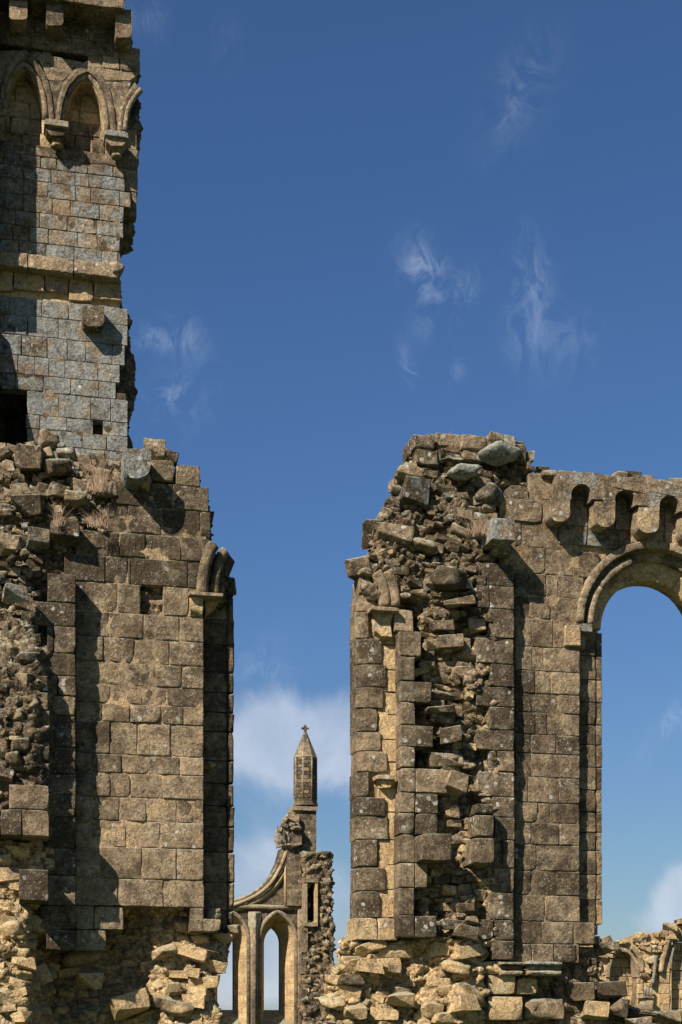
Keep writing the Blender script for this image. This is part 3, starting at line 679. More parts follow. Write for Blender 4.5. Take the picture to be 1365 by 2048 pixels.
rubble(lp, 467, 1859, 26, 18, .3, dep=.12, color=(.55, .1, .1, .8))
rubble(lp, 418, 1532, 16, 12, .32, dep=.12, color=(.6, .5, 0, .4))
prism(lp, 'bracket', u_shape(248, 303, 897, 957, -.42, .5), -.42, .5, color=(.5, .05, .55, .9), label='round-bottomed grey bracket stone', rough=.012)
rubble(lp, 308, 903, 44, 34, .1, color=(.45, .1, 0, 1)); rubble(lp, 338, 916, 40, 22, .05, color=(.4, 0, 0, .8)); rubble(lp, 275, 965, 60, 30, .05, color=(.5, .3, 0, .5))
rubble(lp, 418, 1040, 14, 30, .35, color=(.35, 0, 0, .4)); rubble(lp, 462, 1170, 24, 34, .5, color=(.3, 0, 0, .4)); rubble(lp, 448, 1140, 30, 60, .6, color=(.3, 0, 0, .4))
def lp_core(s, z):
    x, y = to_px(s, z)
    d = np.full(x.shape, .14)
    left = sst(x, 150, 60)                                    # rubble left of the pilasters comes forward
    d = d-left*(.62*sst(y, 1150, 1400)+.12*sst(y, 1100, 1500))
    top = sst(y, 1180, 900)*sst(x, 260, 200); d = d*(1-top)+top*(.35*sst(y, 1050, 890)-.15*sst(y, 1000, 1150))
    e = sst(x, 392, 400)*sst(y, 1190, 1200); d = d*(1-e)+e*.6
    low = sst(y, 1805, 1830); dl = .42+.34*sst(x, 84, 110)*sst(x, 340, 250)-.16*sst(x, 290, 400)*sst(y, 1850, 1980)-.12*sst(y, 1960, 2050)-.85*sst(x, 110, 40)
    d = d*(1-low)+low*dl
    ov = sst(x, 104, 84)*sst(y, 1672, 1690)*(1-low); d = d+ov*.25
    return d
core(lp, 'rubble_core', [(-120, 2140), (-120, 896)], [(446, 2140), (440, 2015), (424, 2000), (432, 1985), (424, 1966), (430, 1952), (455, 1930), (460, 1900), (460, 1870), (452, 1855), (450, 1195),
     (452, 1150), (430, 1100), (416, 1060), (414, 990), (392, 960), (385, 940), (330, 918), (290, 902), (250, 893)], 0, 1.3, amp=.085, res=.032, cell=.2, dfun=lp_core, color=(.45, .12, 0, .5), ylo=1700, seed=2)
core(lp, 'rubble_core', [(-120, 2140), (-120, 896)], [(446, 2140), (440, 2015), (424, 2000), (432, 1985), (424, 1966), (430, 1952), (455, 1930), (460, 1900), (460, 1870), (452, 1855), (450, 1195),
     (452, 1150), (430, 1100), (416, 1060), (414, 990), (392, 960), (385, 940), (330, 918), (290, 902), (250, 893)], 0, 1.3, amp=.085, res=.032, cell=.2, dfun=lp_core, color=(.5, .52, 0, .4), yhi=1708, seed=2)
def rcol_l(x, y):
    if y > 1690: return tint(.55, .6+.14*math.sin(x*.05), 0, .4, .2)
    if y > 1400: return tint(.5, .18, .1, .7, .16)
    if rng.random() < .16: return tint(.55, .05, .42, .9, .12)
    return tint(.40, .05, .1, .8, .18)
def dl_low(x, y): return float(lp_core(np.array([S(x)]), np.array([Z(x, y)]))[0])
scatter_rubble(lp, [(-10, 900), (60, 884), (112, 868), (150, 893), (250, 903), (222, 965), (212, 1018), (152, 1065), (125, 1112), (92, 1150), (66, 1210), (90, 1256), (64, 1310), (60, 1350),
     (36, 1400), (48, 1480), (40, 1560), (10, 1600), (-10, 1600)], lambda x, y: dl_low(x, y)-.0, (9, 26), (1.0, 2.2), rcol_l, 260, .28, .04)
scatter_rubble(lp, [(-10, 1680), (96, 1680), (92, 1740), (36, 1745), (36, 1810), (100, 1900), (214, 1906), (250, 1866), (250, 1822), (378, 1822), (378, 1866), (462, 1872), (455, 1935), (425, 1955), (428, 2050), (-10, 2050)],
     lambda x, y: dl_low(x, y)+.05, (11, 30), (1.1, 2.8), rcol_l, 140, .32, .04)
for (x, y, w, h, dd) in ((62, 1012, 66, 46, -.05), (112, 985, 36, 24, -.05), (130, 1072, 60, 38, -.05), (75, 1080, 48, 36, -.05), (30, 1190, 50, 34, -.5), (118, 935, 62, 36, .12), (60, 920, 60, 50, .15),
                         (20, 1090, 60, 34, -.3), (150, 1000, 50, 26, -.05), (20, 1965, 40, 30, -.35), (70, 1955, 66, 42, -.05), (260, 2010, 80, 44, .3), (180, 1960, 60, 34, .36), (25, 1860, 60, 40, -.4),
                         (355, 2020, 70, 32, .2), (400, 1990, 40, 26, .22), (345, 1975, 34, 18, .2), (385, 1945, 30, 20, .2), (330, 1905, 50, 26, .3)):
    rubble(lp, x, y, w, h, dd, color=rcol_l(x, y))

# ================================================================ right ruined wall with the window
rw = Thing('ruined_wall', 'jagged ruined wall with round-arched window and corbel table, right', 'ruin', S(1000))
def rcol(x, y): return tint(.40 if y < 1250 else .44, .05 if y < 1500 else .13, .06, .62)
wall = [(1044, 1098, [1030, 1044, 1118]), (1098, 1150, [1062, 1091, 1147, 1200]), (1150, 1194, [1030, 1057, 1093, 1117, 1169]), (1194, 1240, [1030, 1059, 1101, 1156]),
    (1240, 1296, [1030, 1064, 1107, 1131]), (1296, 1344, [1030, 1065, 1088, 1161]), (1344, 1389, [1030, 1071, 1102, 1161]), (1389, 1427, [1030, 1063, 1118, 1161]), (1427, 1471, [1030, 1071, 1094, 1161]),
    (1471, 1509, [1030, 1063, 1112, 1161]), (1509, 1556, [1030, 1063, 1161]), (1556, 1607, [1030, 1057, 1119, 1161]), (1607, 1647, [1030, 1076, 1101, 1161]), (1647, 1691, [1030, 1063, 1119, 1161]),
    (1691, 1743, [1030, 1073, 1161]), (1743, 1792, [1030, 1063, 1114, 1161]), (1792, 1844, [1030, 1090, 1161]), (1844, 1889, [1030, 1084, 1147, 1191]), (1889, 1926, [1030, 1064, 1108, 1153])]
rows_wall(rw, 0, 1110, wall, col=rcol, rough=.012, dome=.003, gap=.002, step=.055)
slab(rw, 'mortar_bed', 1000, 1158, 1000, 1925, .012, .6, xr=1100, color=(.5, .3, 0, .3))
rblock(rw, 1131, 1163, 1248, 1292, -.06, .3, color=(.85, .5, .4, .3), rough=.02, chip=.3, name='capital', label='split pale capital of the window')
rblock(rw, 1150, 1187, 1246, 1264, -.03, .35, color=(.9, .2, .7, .3), rough=.016, name='capital')
rblock(rw, 1158, 1172, 1264, 1298, .08, .3, color=(.7, .4, .4, .3), rough=.016, name='capital')
# projecting strip with quoins
C3 = [(1127, 1172, [968, 1029]), (1172, 1218, [955, 980, 1029]), (1218, 1276, [978, 1029]), (1276, 1327, [955, 1029]), (1327, 1374, [980, 1030]), (1374, 1414, [953, 1030]), (1414, 1460, [979, 1030]),
      (1460, 1501, [953, 1030]), (1501, 1544, [978, 996, 1030]), (1544, 1594, [957, 1030]), (1594, 1635, [985, 1030]), (1635, 1680, [990, 1030]), (1680, 1736, [1006, 1030]), (1736, 1785, [990, 1030]),
      (1785, 1840, [980, 1030]), (1840, 1881, [952, 988, 1030]), (1881, 1920, [985, 1030])]
rows_wall(rw, -.18, 1000, C3, depth=.3, col=lambda x, y: tint(.40, .06, .1, .85, .07), rough=.014, dome=.005, gap=.002, step=.055)
slab(rw, 'mortar_bed', 985, 1024, 1130, 1918, -.1, .3, xr=1000, color=(.5, .35, 0, .3))
rblock(rw, 984, 1032, 1036, 1080, -.55, .6, color=(.48, 0, .5, .8), name='bracket', label='square grey bracket stone', rough=.012)
rblock(rw, 985, 1022, 1082, 1108, -.2, .3, color=tint(.4))
rblock(rw, 1020, 1086, 998, 1044, -.02, .3, color=tint(.5, .0, .2, .8), rough=.014); rblock(rw, 1086, 1120, 1002, 1046, 0, .3, color=tint(.5)); rblock(rw, 1020, 1060, 970, 1000, .0, .3, color=tint(.5, 0, .2)); rblock(rw, 1060, 1116, 948, 1000, .02, .3, color=tint(.55), rough=.02)
# middle column
C2 = [(1263, 1313, [800, 844]), (1313, 1361, [801, 831]), (1362, 1404, [802, 865]), (1404, 1449, [802, 832]), (1450, 1493, [802, 868]), (1493, 1535, [802, 832]), (1536, 1585, [802, 832, 896]),
      (1585, 1626, [800, 831, 878]), (1626, 1669, [798, 831, 877]), (1669, 1726, [798, 831]), (1726, 1776, [798, 831, 856]), (1776, 1831, [798, 830]), (1831, 1876, [795, 830, 874])]
rows_wall(rw, -.3, 820, C2, depth=.52, col=lambda x, y: tint(.38, .04, .12, .75, .07), rough=.014, dome=.005, step=.055)
slab(rw, 'mortar_bed', 803, 829, 1270, 1870, -.2, .35, xr=820, color=(.5, .4, 0, .3))
C1 = [(1222, 1276, [702, 739]), (1276, 1328, [703, 765]), (1328, 1374, [703, 773]), (1374, 1416, [702, 768]), (1416, 1463, [703, 757]), (1463, 1502, [702, 763]), (1502, 1544, [703, 776]),
      (1544, 1594, [702, 739]), (1594, 1632, [703, 772]), (1632, 1679, [702, 777]), (1679, 1733, [703, 756]), (1735, 1782, [702, 772]), (1782, 1836, [703, 761])]
for (y0, y1, js) in C1:
    rblock(rw, js[0]+12+rng.uniform(-1, 1.5), js[1], y0, y1, -.06+rng.uniform(-.01, .01), .42, xr=735, color=tint(.42, .14, .04, .7, .06), rough=.014, dome=.004, crease=(S(736, -.06), .5), step=.045)
    if js[1] < 762 and y0 not in (1222, 1544): rblock(rw, js[1], 778, y0, y1, -.02, .3, xr=735, color=tint(.7, .85, 0, .1), rough=.012)
slab(rw, 'mortar_bed', 728, 760, 1200, 1836, .03, .5, xr=735, color=(.6, .5, 0, .3))
hol = [1236, 1290, 1340, 1385, 1430, 1480, 1525, 1575, 1625, 1680, 1730, 1780, 1836]
for y0, y1 in zip(hol[:-1], hol[1:]):
    rblock(rw, 756, 812, y0, y1, -.02, .4, xr=780, color=(.95, 1, 0, 0), rough=.012, gap=.002, bev=.006, chip=0, step=.05)
rows_wall(rw, -.12, 750, [(1836, 1881, [711, 757, 797])], depth=.5, col=lambda x, y: tint(.6, .4, .25, .8), rough=.018)
rblock(rw, 715, 752, 1188, 1222, -.04, .4, color=tint(.45, .1), crease=(S(736, -.04), .5), rough=.014)
rblock(rw, 719, 750, 1152, 1188, .0, .4, color=tint(.42, .05), rough=.02)
sweep(rw, 'springer_roll', smooth_path(path([(770, 1214), (768, 1188), (762, 1165), (752, 1146)], -.04)), .085, color=(.5, .12, .05, .4), sec=14)
sweep(rw, 'springer_roll', smooth_path(path([(792, 1212), (790, 1185), (784, 1162), (776, 1142)], -.08)), .066, color=(.48, .08, .1, .4), sec=14)
rblock(rw, 742, 800, 1213, 1222, -.26, .5, color=(.5, .1, .2, .8), name='abacus')
prism(rw, 'capital', pxs([(748, 1223), (790, 1223), (786, 1250), (780, 1272), (758, 1276), (748, 1266)][::-1], -.12), -.12, .35, color=(.8, .75, .5, .5), rough=.04, label='eroded yellow capital with white streaks')
rblock(rw, 790, 828, 1218, 1263, -.16, .4, color=tint(.5, .15, .1), rough=.014)
rblock(rw, 752, 792, 1549, 1560, -.2, .4, color=(.55, .3, .2, .8), name='bracket'); prism(rw, 'bracket', pxs([(757, 1560), (786, 1560), (780, 1576), (764, 1576)][::-1], -.14), -.14, .3, color=(.5, .6, 0, .4), rough=.02)
for (x0, x1, y0, y1) in ((828, 872, 867, 897), (873, 922, 865, 893), (923, 975, 868, 899), (832, 878, 897, 930), (880, 926, 896, 922), (927, 968, 899, 921), (975, 1012, 876, 899), (1010, 1040, 885, 905)):
    rblock(rw, x0, x1, y0, y1, .08+rng.uniform(-.07, .07), .6, color=tint(.42, .06, .15, .9, .15), rough=.034, chip=.9, bev=.012)
prism(rw, 'rubble_stone', pxs([(832, 918), (796, 940), (797, 960), (806, 962), (836, 936)], .1), .1, .5, color=(.55, .2, .2, 1), rough=.02)
# stones that jut from the torn face
rblock(rw, 843, 905, 1667, 1722, -.62, .55, color=(.4, 0, .2, .6), rough=.012, dome=.003, label='large square block jutting from the torn face')
for (a, b, y0, y1) in ((954, 990, 1607, 1627), (950, 990, 1630, 1674), (947, 990, 1676, 1728)): rblock(rw, a, b, y0, y1, -.46, .5, color=tint(.38, .03, .1, .7), rough=.02, dome=.02, chip=.9)
# corbel table and parapet
for (a, b, y0, y1) in ((1091, 1141, 995, 1046), (1181, 1231, 1003, 1057), (1268, 1319, 1014, 1069), (1358, 1408, 1025, 1082), (1446, 1496, 1036, 1094)):
    prism(rw, 'corbel', u_shape(a+11, b, y0, y1-3, -.28, .42), -.28, .3, color=tint(.58, .25, .15, .8), rough=.014, bev=.025)
for k, (cx, yt) in enumerate(((1165, 968), (1252, 980), (1341, 992), (1430, 1004))):
    yb = yt+30; up = yt-22+(0, 4, -8, 2)[k]; pts = [(cx+46, yb+2), (cx+44, up+3), (cx+15, up-2), (cx-16, up+2), (cx-44, up-4), (cx-44, yb-3), (cx-22, yb)]
    for q in range(9): a = math.pi-q*math.pi/8; pts.append((cx-1+21*math.cos(a), yt+19-20*math.sin(a)))
    pts.append((cx+20, yb))
    prism(rw, 'parapet_arch', pxs(pts, -.28), -.28, .3, color=tint(.55, .05, .38, .8), rough=.014)
rows_wall(rw, 0, 1250, [(952, 1008, [1118, 1180, 1235, 1320, 1380, 1460, 1540]), (1008, 1060, [1118, 1176, 1232, 1262, 1330, 1372, 1440, 1540]), (1060, 1098, [1118, 1175, 1240])], col=lambda x, y: tint(.55, .22, .4, .4), rough=.014)
rows_wall(rw, 0, 1300, [(1060, 1087, [1265, 1330, 1400, 1470, 1540])], col=lambda x, y: tint(.6, .4, .2, .4), rough=.014)
for i in range(26):
    x = 1080+i*18+rng.uniform(-5, 5); rubble(rw, x, 954+(x-1100)*.055+rng.uniform(-4, 5), rng.uniform(22, 46), rng.uniform(12, 22), rng.uniform(.0, .35), color=tint(.5, .05, .15, .8))
# window arch: hood, roll, splayed inner order
cS, cZ = S(1313, 0), Z(1182, 1246, 0)
RH = cS-S(1152, 0)
for k in range(11): voussoir(rw, 'hood_mould', (cS, cZ), math.pi*(1-k/11), math.pi*(1-(k+1)/11), RH-.115, RH, -.05, .25, color=tint(.58, .18, .1, .5))
for k in range(11): voussoir(rw, 'voussoir', (cS, cZ), math.pi*(1-k/11), math.pi*(1-(k+1)/11), RH-.25, RH-.10, .1, .3, color=tint(.5, .2, 0, .3))
RR = RH-.235
for a0, a1 in ((180, 148), (147, 112), (60, 30), (29, 0)):
    sweep(rw, 'roll_mould', [(cS+RR*math.cos(math.radians(a)), .06, cZ+RR*math.sin(math.radians(a))) for a in np.linspace(a0, a1, 12)], .058, color=tint(.62, .3, .1, .7), sec=14, rough=.08)
for k in range(9): voussoir(rw, 'voussoir', (cS, cZ-.0), math.pi*(1-k/9), math.pi*(1-(k+1)/9), .59*RH, RR+.02, .17, .28, color=tint(.55, .55, 0, .2), d2=.24, n=7, rough=.014, gap=.014)
# wall behind the arch face
def ring_px(r, n=25): return [(cS+r*math.cos(a), cZ+r*math.sin(a)) for a in np.linspace(0, math.pi, n)]
Rb = RH-.12; x9 = S(1545)
bp = [(S(1120), cZ), (S(1120), Z(1110, 955)), (x9, Z(1110, 955)), (x9, cZ)]+ring_px(Rb)
prism(rw, 'wall_backing', [(p[0], p[1]) for p in bp], .06, .95, color=(.5, .35, .1, .3), sub=.4)
# ashlar above the springing cut to the hood
for (y0, y1, x0) in ((1098, 1150, 1200),):
    pass
# jambs
for i, (y0, y1) in enumerate(zip((1264, 1312, 1360, 1405, 1450, 1490, 1535, 1580, 1625, 1665, 1702, 1750, 1800), (1312, 1360, 1405, 1450, 1490, 1535, 1580, 1625, 1665, 1702, 1750, 1800, 1850))):
    rblock(rw, 1154, 1193, y0, y1, .17, .3, xr=1180, color=tint(.46, .12, 0, .4), rough=.01)
    rblock(rw, 1193, 1206+rng.uniform(-1.5, .5), y0, y1, .19, .55, xr=1180, color=tint(.48, .2, 0, .4), rough=.008, bev=.008, chip=0)
for y0, y1 in ((1850, 1872), (1872, 1889)): rblock(rw, 1160, 1196+(y0-1850)*.25, y0, y1, .1, .5, color=tint(.5, .1, .1, .8), name='shaft_base')
rubble(rw, 1206, 1886, 34, 20, .25, color=(.55, .1, .2, .8))
for y0, y1 in zip(range(1290, 1900, 48), range(1338, 1948, 48)):
    rblock(rw, 1470, 1545, y0, y1, 0, .3, xr=1500, color=rcol(0, 1500)); rblock(rw, 1432, 1472, y0, y1, .2, .6, xr=1460, color=rcol(0, 1500))
slab(rw, 'wall_backing', 1160, 1196, 1262, 1870, .3, .5, xr=1180, color=(.5, .4, 0, .3)); slab(rw, 'wall_backing', 1474, 1545, 1250, 1950, .06, .9, xr=1500, color=(.5, .4, 0, .3))
# base string and stones beneath
for a, b in ((999, 1050), (1053, 1128)):
    rblock(rw, a, b, 1923, 1932, -.2, .4, name='string_course', color=tint(.55, .1, .4, .9), rough=.01, bev=.02); rblock(rw, a+3, b-2, 1932, 1941, -.12, .3, name='string_course', color=tint(.4, .1, .2, .6), rough=.01)
    rblock(rw, a+2, b-1, 1941, 1952, -.16, .3, name='string_course', color=tint(.6, .2, .4, .7), rough=.01, bev=.02)
rblock(rw, 976, 1033, 1950, 1990, -.05, .4, color=tint(.6, .6), dome=.02, rough=.02); rblock(rw, 1034, 1076, 1956, 1990, .05, .3, color=tint(.55, .5)); rblock(rw, 977, 1048, 1993, 2042, -.08, .4, color=tint(.6, .75), dome=.03, rough=.02)
rblock(rw, 1050, 1130, 1996, 2040, .12, .3, color=tint(.45, .3), dome=.03, rough=.03); rblock(rw, 756, 826, 1888, 1918, .02, .3, color=tint(.65, .8), dome=.03, rough=.02, label='clean yellow block under the plinth')
rblock(rw, 818, 862, 1918, 1958, .1, .3, color=tint(.6, .8), dome=.03, rough=.03); rblock(rw, 828, 862, 1884, 1918, .12, .3, color=tint(.5, .5), rough=.02)
rblock(rw, 700, 752, 1886, 1912, .14, .3, color=tint(.5, .55), rough=.03)
def rw_core(s, z):
    x, y = to_px(s, z)
    d = np.full(x.shape, -.02)
    d = d+.30*sst(y, 1100, 880)-.10*sst(y, 1080, 1180)*sst(x, 830, 900)
    mid = sst(x, 825, 850)*sst(x, 990, 960)*sst(y, 1180, 1240)*sst(y, 1890, 1840)
    d = d+mid*(.08+.13*np.sin(s*9+z*1.7)*np.sin(z*4.1+1))
    col1 = sst(x, 845, 825)*sst(y, 1190, 1215)*sst(y, 1885, 1875); d = d*(1-col1)+col1*.42
    wl = sst(x, 985, 1005)*sst(y, 960, 990)*sst(y, 1935, 1925); d = d*(1-wl)+wl*.35
    low = sst(y, 1885, 1905); dl = .12-.22*sst(x, 800, 930)*sst(x, 990, 950)-.1*sst(y, 1960, 2040)*sst(x, 980, 900)+.28*sst(x, 960, 1010)
    return d*(1-low)+low*dl
core(rw, 'rubble_core', [(650, 2140), (658, 2010), (666, 1965), (682, 1930), (690, 1915), (692, 1885), (752, 1870), (752, 1215), (724, 1165), (710, 1146), (722, 1120), (742, 1100), (744, 1060), (752, 1045), (780, 1030), (790, 1000),
     (802, 985), (806, 950), (832, 915), (834, 885), (850, 872)], [(1150, 2140), (1150, 1950), (1130, 1000), (1112, 960), (1075, 945), (1062, 925), (1044, 905), (1040, 890), (1000, 874)],
     0, 1.15, amp=.11, res=.032, cell=.2, dfun=rw_core, bl=.34, color=(.45, .14, .05, .5), ylo=1250, seed=3)
core(rw, 'rubble_core', [(650, 2140), (658, 2010), (666, 1965), (682, 1930), (690, 1915), (692, 1885), (752, 1870), (752, 1215), (724, 1165), (710, 1146), (722, 1120), (742, 1100), (744, 1060), (752, 1045), (780, 1030), (790, 1000),
     (802, 985), (806, 950), (832, 915), (834, 885), (850, 872)], [(1150, 2140), (1150, 1950), (1130, 1000), (1112, 960), (1075, 945), (1062, 925), (1044, 905), (1040, 890), (1000, 874)],
     0, 1.15, amp=.11, res=.032, cell=.2, dfun=rw_core, bl=.34, color=(.55, .30, 0, .5), ylo=1872, yhi=1256, seed=3)
core(rw, 'rubble_core', [(650, 2140), (658, 2010), (666, 1965), (682, 1930), (690, 1915), (692, 1885), (752, 1870), (752, 1215), (724, 1165), (710, 1146), (722, 1120), (742, 1100), (744, 1060), (752, 1045), (780, 1030), (790, 1000),
     (802, 985), (806, 950), (832, 915), (834, 885), (850, 872)], [(1150, 2140), (1150, 1950), (1130, 1000), (1112, 960), (1075, 945), (1062, 925), (1044, 905), (1040, 890), (1000, 874)],
     0, 1.15, amp=.11, res=.032, cell=.2, dfun=rw_core, bl=.34, color=(.55, .56, 0, .4), yhi=1878, seed=3)
core(rw, 'rubble_core', [(1110, 2140), (1120, 1894)], [(1620, 2140), (1600, 2045), (1340, 2030), (1262, 2022), (1246, 2012), (1232, 2000), (1246, 1992), (1244, 1972), (1196, 1962), (1204, 1935), (1190, 1910), (1200, 1895)],
     .22, 1.2, amp=.09, res=.04, cell=.24, color=(.45, .3, .05, .5), seed=6)
def rcol_r(x, y):
    if y > 1880 and x < 1150: return tint(.58, .64+.14*math.sin(x*.06), 0, .4, .2)
    if y > 1880: return tint(.45, .15, .1, .6, .16)
    if y > 1200: return tint(.5, .22, .08, .6, .22)
    if rng.random() < .16: return tint(.55, .05, .42, .9, .12)
    return tint(.40, .05, .1, .8, .18)
def dr_(x, y): return float(rw_core(np.array([S(x)]), np.array([Z(x, y)]))[0])
polyT = [(742, 1062), (800, 985), (802, 950), (836, 905), (836, 872), (1040, 886), (1075, 938), (1110, 952), (1060, 962), (1018, 972), (1018, 1036), (972, 1060), (972, 1130), (962, 1175), (952, 1215), (974, 1240), (950, 1290),
     (974, 1350), (948, 1400), (974, 1440), (948, 1500), (954, 1600), (944, 1700), (985, 1740), (975, 1790), (950, 1845), (982, 1885), (982, 1905), (875, 1885), (832, 1830), (835, 1780), (862, 1740), (905, 1722), (905, 1660), (882, 1600),
     (896, 1585), (835, 1520), (868, 1470), (835, 1430), (866, 1380), (835, 1330), (846, 1262), (830, 1218), (800, 1200), (790, 1140), (716, 1148), (745, 1105)]
scatter_rubble(rw, polyT, lambda x, y: dr_(x, y)-.01, (8, 23), (1.1, 2.5), rcol_r, 280, .26, .03)
scatter_rubble(rw, [(695, 1888), (870, 1886), (985, 1906), (974, 2050), (655, 2050), (668, 1965)], lambda x, y: dr_(x, y)+.01, (10, 27), (1.2, 2.8), rcol_r, 130, .3, .04,
     avoid=((756, 826, 1888, 1918), (818, 862, 1918, 1958)))
for (x, y, w, h, dd, c) in ((825, 987, 60, 54, .0, (.35, 0, .5, .8)), (980, 990, 54, 44, .0, (.45, 0, .4, .9)), (820, 948, 60, 26, .02, (.6, .3, .1, 1)), 
         (1000, 885, 60, 26, .1, (.55, 0, .4, 1)), (995, 910, 66, 30, .05, (.7, 0, .7, 1)), (745, 1068, 44, 50, .15, (.32, 0, .1, .7)), (720, 1136, 56, 40, .12, (.38, .05, 0, .6)),
         (790, 1078, 80, 34, -.02, (.45, 0, .1, .9)), (845, 1095, 60, 26, -.05, (.5, 0, .1, .7)), (902, 1158, 60, 46, -.3, (.3, .05, 0, .5)), (920, 1205, 66, 18, -.28, (.45, .2, 0, .5)), (925, 945, 50, 26, .0, (.75, 0, .8, 1)),
         (900, 1290, 62, 32, -.12, (.45, .15, 0, .6)), (965, 1640, 30, 20, -.3, (.45, .1, 0, .6)), (892, 1522, 74, 26, -.1, (.95, .25, .5, .9)), (900, 1470, 46, 34, -.25, (.45, .1, .1, .9)), (880, 1420, 60, 16, -.2, (.4, .05, 0, .5)),
         (905, 1570, 46, 44, -.2, (.55, .25, 0, .5)), (905, 1850, 46, 22, -.2, (.42, 0, .3, .7)), (930, 1865, 46, 26, -.28, (.5, .1, .3, .7)), (970, 1065, 46, 40, -.1, (.55, 0, .5, 1)),
         (740, 1935, 60, 22, -.05, (.55, .6, 0, .5)), (790, 1940, 30, 20, -.1, (.5, .3, .1, .5)), (700, 1962, 52, 20, -.05, (.4, .1, .1, .6)), (800, 2000, 60, 30, -.1, (.6, .6, 0, .3)), (860, 2020, 44, 34, -.1, (.55, .9, 0, .2)), (925, 2010, 60, 34, -.25, (.6, .6, .1, .3)),
         (712, 2025, 46, 28, -.1, (.6, .5, .1, .4)), (1215, 1898, 44, 20, .2, (.5, .2, .2, .7)), (1222, 1981, 60, 36, .1, (.22, 0, .1, .3)), (1190, 2022, 56, 38, .0, (.5, .55, 0, .4)), (1236, 2014, 26, 38, .05, (.45, .1, .1, .6)),
         (1290, 2016, 34, 24, .3, (.5, .15, .1, .6)), (1335, 2040, 56, 26, .15, (.42, .05, .2, .7)), (1280, 2046, 60, 20, .0, (.65, .05, .4, .8)), (1374, 2028, 40, 26, .3, (.4, .1, .1, .6)),
         (1420, 2040, 80, 50, .2, (.45, .1, .1, .6)), (1160, 1985, 60, 40, .2, (.4, .3, 0, .4)), (1196, 1938, 26, 16, .3, (.35, .1, 0, .4))):
    rubble(rw, x, y, w, h, dd, color=c)

# ================================================================ distant west gable with turret
G = 58.0
gb = Thing('ruined_gable', 'distant gable wall with two lancet windows and curved rose window edge, between the piers', 'ruin', S(560, G), G)
gc = (.40, .06, .2, .5)
wall_out = [(380, 2150), (380, 1822), (430, 1812), (470, 1803), (492, 1796), (515, 1783), (537, 1764), (553, 1742), (564, 1718), (571, 1692), (604, 1692), (604, 2150)]
def lancet(cx, hw, ya, ys, yb, n=9):
    L_ = [(cx-hw, yb), (cx-hw, ys)]; R_ = []
    for k in range(1, n): a = k/n*math.pi/3; L_.append((cx+hw-2*hw*math.cos(a), ys-(ys-ya)*math.sin(a)/math.sin(math.pi/3)))
    L_.append((cx, ya)); R_ = [(2*cx-x, y) for x, y in L_[:-1]][::-1]
    return L_+R_
holes = [lancet(556, 36, 1825, 1880, 2150), lancet(461, 36, 1825, 1880, 2150)]
inn = [lancet(556, 15.5, 1856, 1885, 2013), lancet(461, 15.5, 1856, 1885, 2013)]
def face_with_holes(th, name, outer, hs_, d, **kw):
    loops = [[Vector((*q, 0)) for q in pxs(outer, d)]]+[[Vector((*q, 0)) for q in pxs(h, d)] for h in hs_]
    allv = [v for l in loops for v in l]; tri = tessellate_polygon(loops)
    return th.add(name, [(v.x, d, v.y) for v in allv], [tuple(t_) for t_ in tri], smooth=False, **kw)
face_with_holes(gb, 'wall', [(x, y) for x, y in wall_out], [h[:-1]+[h[-1]] for h in [lancet(556, 36, 1825, 1880, 2140), lancet(461, 36, 1825, 1880, 2140)]], G, mat=FAR, color=gc)
def shift(pts, k=1.0): return pts
def loft_px(th, name, A_, dA, B_, dB, **kw):
    a = pxs(A_, dA); b = [(S(0, dA)*0+q[0], q[1]) for q in pxs(B_, dA)]       # both outlines read in the front plane, then set back
    V = [(s_, dA, z_) for s_, z_ in a]+[(s_, dB, z_) for s_, z_ in b]; n = len(a)
    return th.add(name, V, [(k, k+1, n+k+1, n+k) for k in range(n-1)], smooth=False, **kw)
for (h, i) in ((lancet(556, 36, 1825, 1880, 2140), lancet(556, 16.5, 1852, 1885, 2140)), (lancet(461, 36, 1825, 1880, 2140), lancet(461, 16.5, 1852, 1885, 2140))):
    loft_px(gb, 'window_splay', h, G, i, G+1.7, mat=FAR, color=(.6, .6, 0, .2))
    b = pxs(i, G); n = len(b)
    gb.add('window_splay', [(s_, G+1.7, z_) for s_, z_ in b]+[(s_, G+2.1, z_) for s_, z_ in b], [(k, k+1, n+k+1, n+k) for k in range(n-1)], smooth=False, mat=FAR, color=(.4, .2, 0, .2))
    sl, sr_ = S(h[0][0], G), S(h[-1][0], G); zt = Z(556, 2020, G); zb = zt-1.6
    gb.add('window_sill', [(sl, G-.0, zb), (sr_, G, zb), (sr_, G+1.6, zt), (sl, G+1.6, zt), (sr_, G+2.2, zt), (sl, G+2.2, zt)], [(0, 1, 2, 3), (3, 2, 4, 5)], smooth=False, color=(.3, 0, .2, .5))
back_in = [lancet(556, 16.5, 1852, 1885, 2140), lancet(461, 16.5, 1852, 1885, 2140)]
_l = [[Vector((*q, 0)) for q in pxs(wall_out, G)]]+[[Vector((*q, 0)) for q in pxs(h, G)] for h in back_in]
gb.add('wall', [(v.x, G+2.1, v.y) for l in _l for v in l], [tuple(t_) for t_ in tessellate_polygon(_l)], smooth=False, mat=FAR, color=gc)
edge = pxs(wall_out, G); n = len(edge)
gb.add('wall', [(a, G, b) for a, b in edge]+[(a, G+2.1, b) for a, b in edge], [(k, (k+1) % n, n+(k+1) % n, n+k) for k in range(n)], smooth=False, mat=FAR, color=gc)
rim = [(380, 1822), (430, 1812), (470, 1803), (492, 1796), (515, 1783), (537, 1764), (553, 1742), (564, 1718), (571, 1692)]
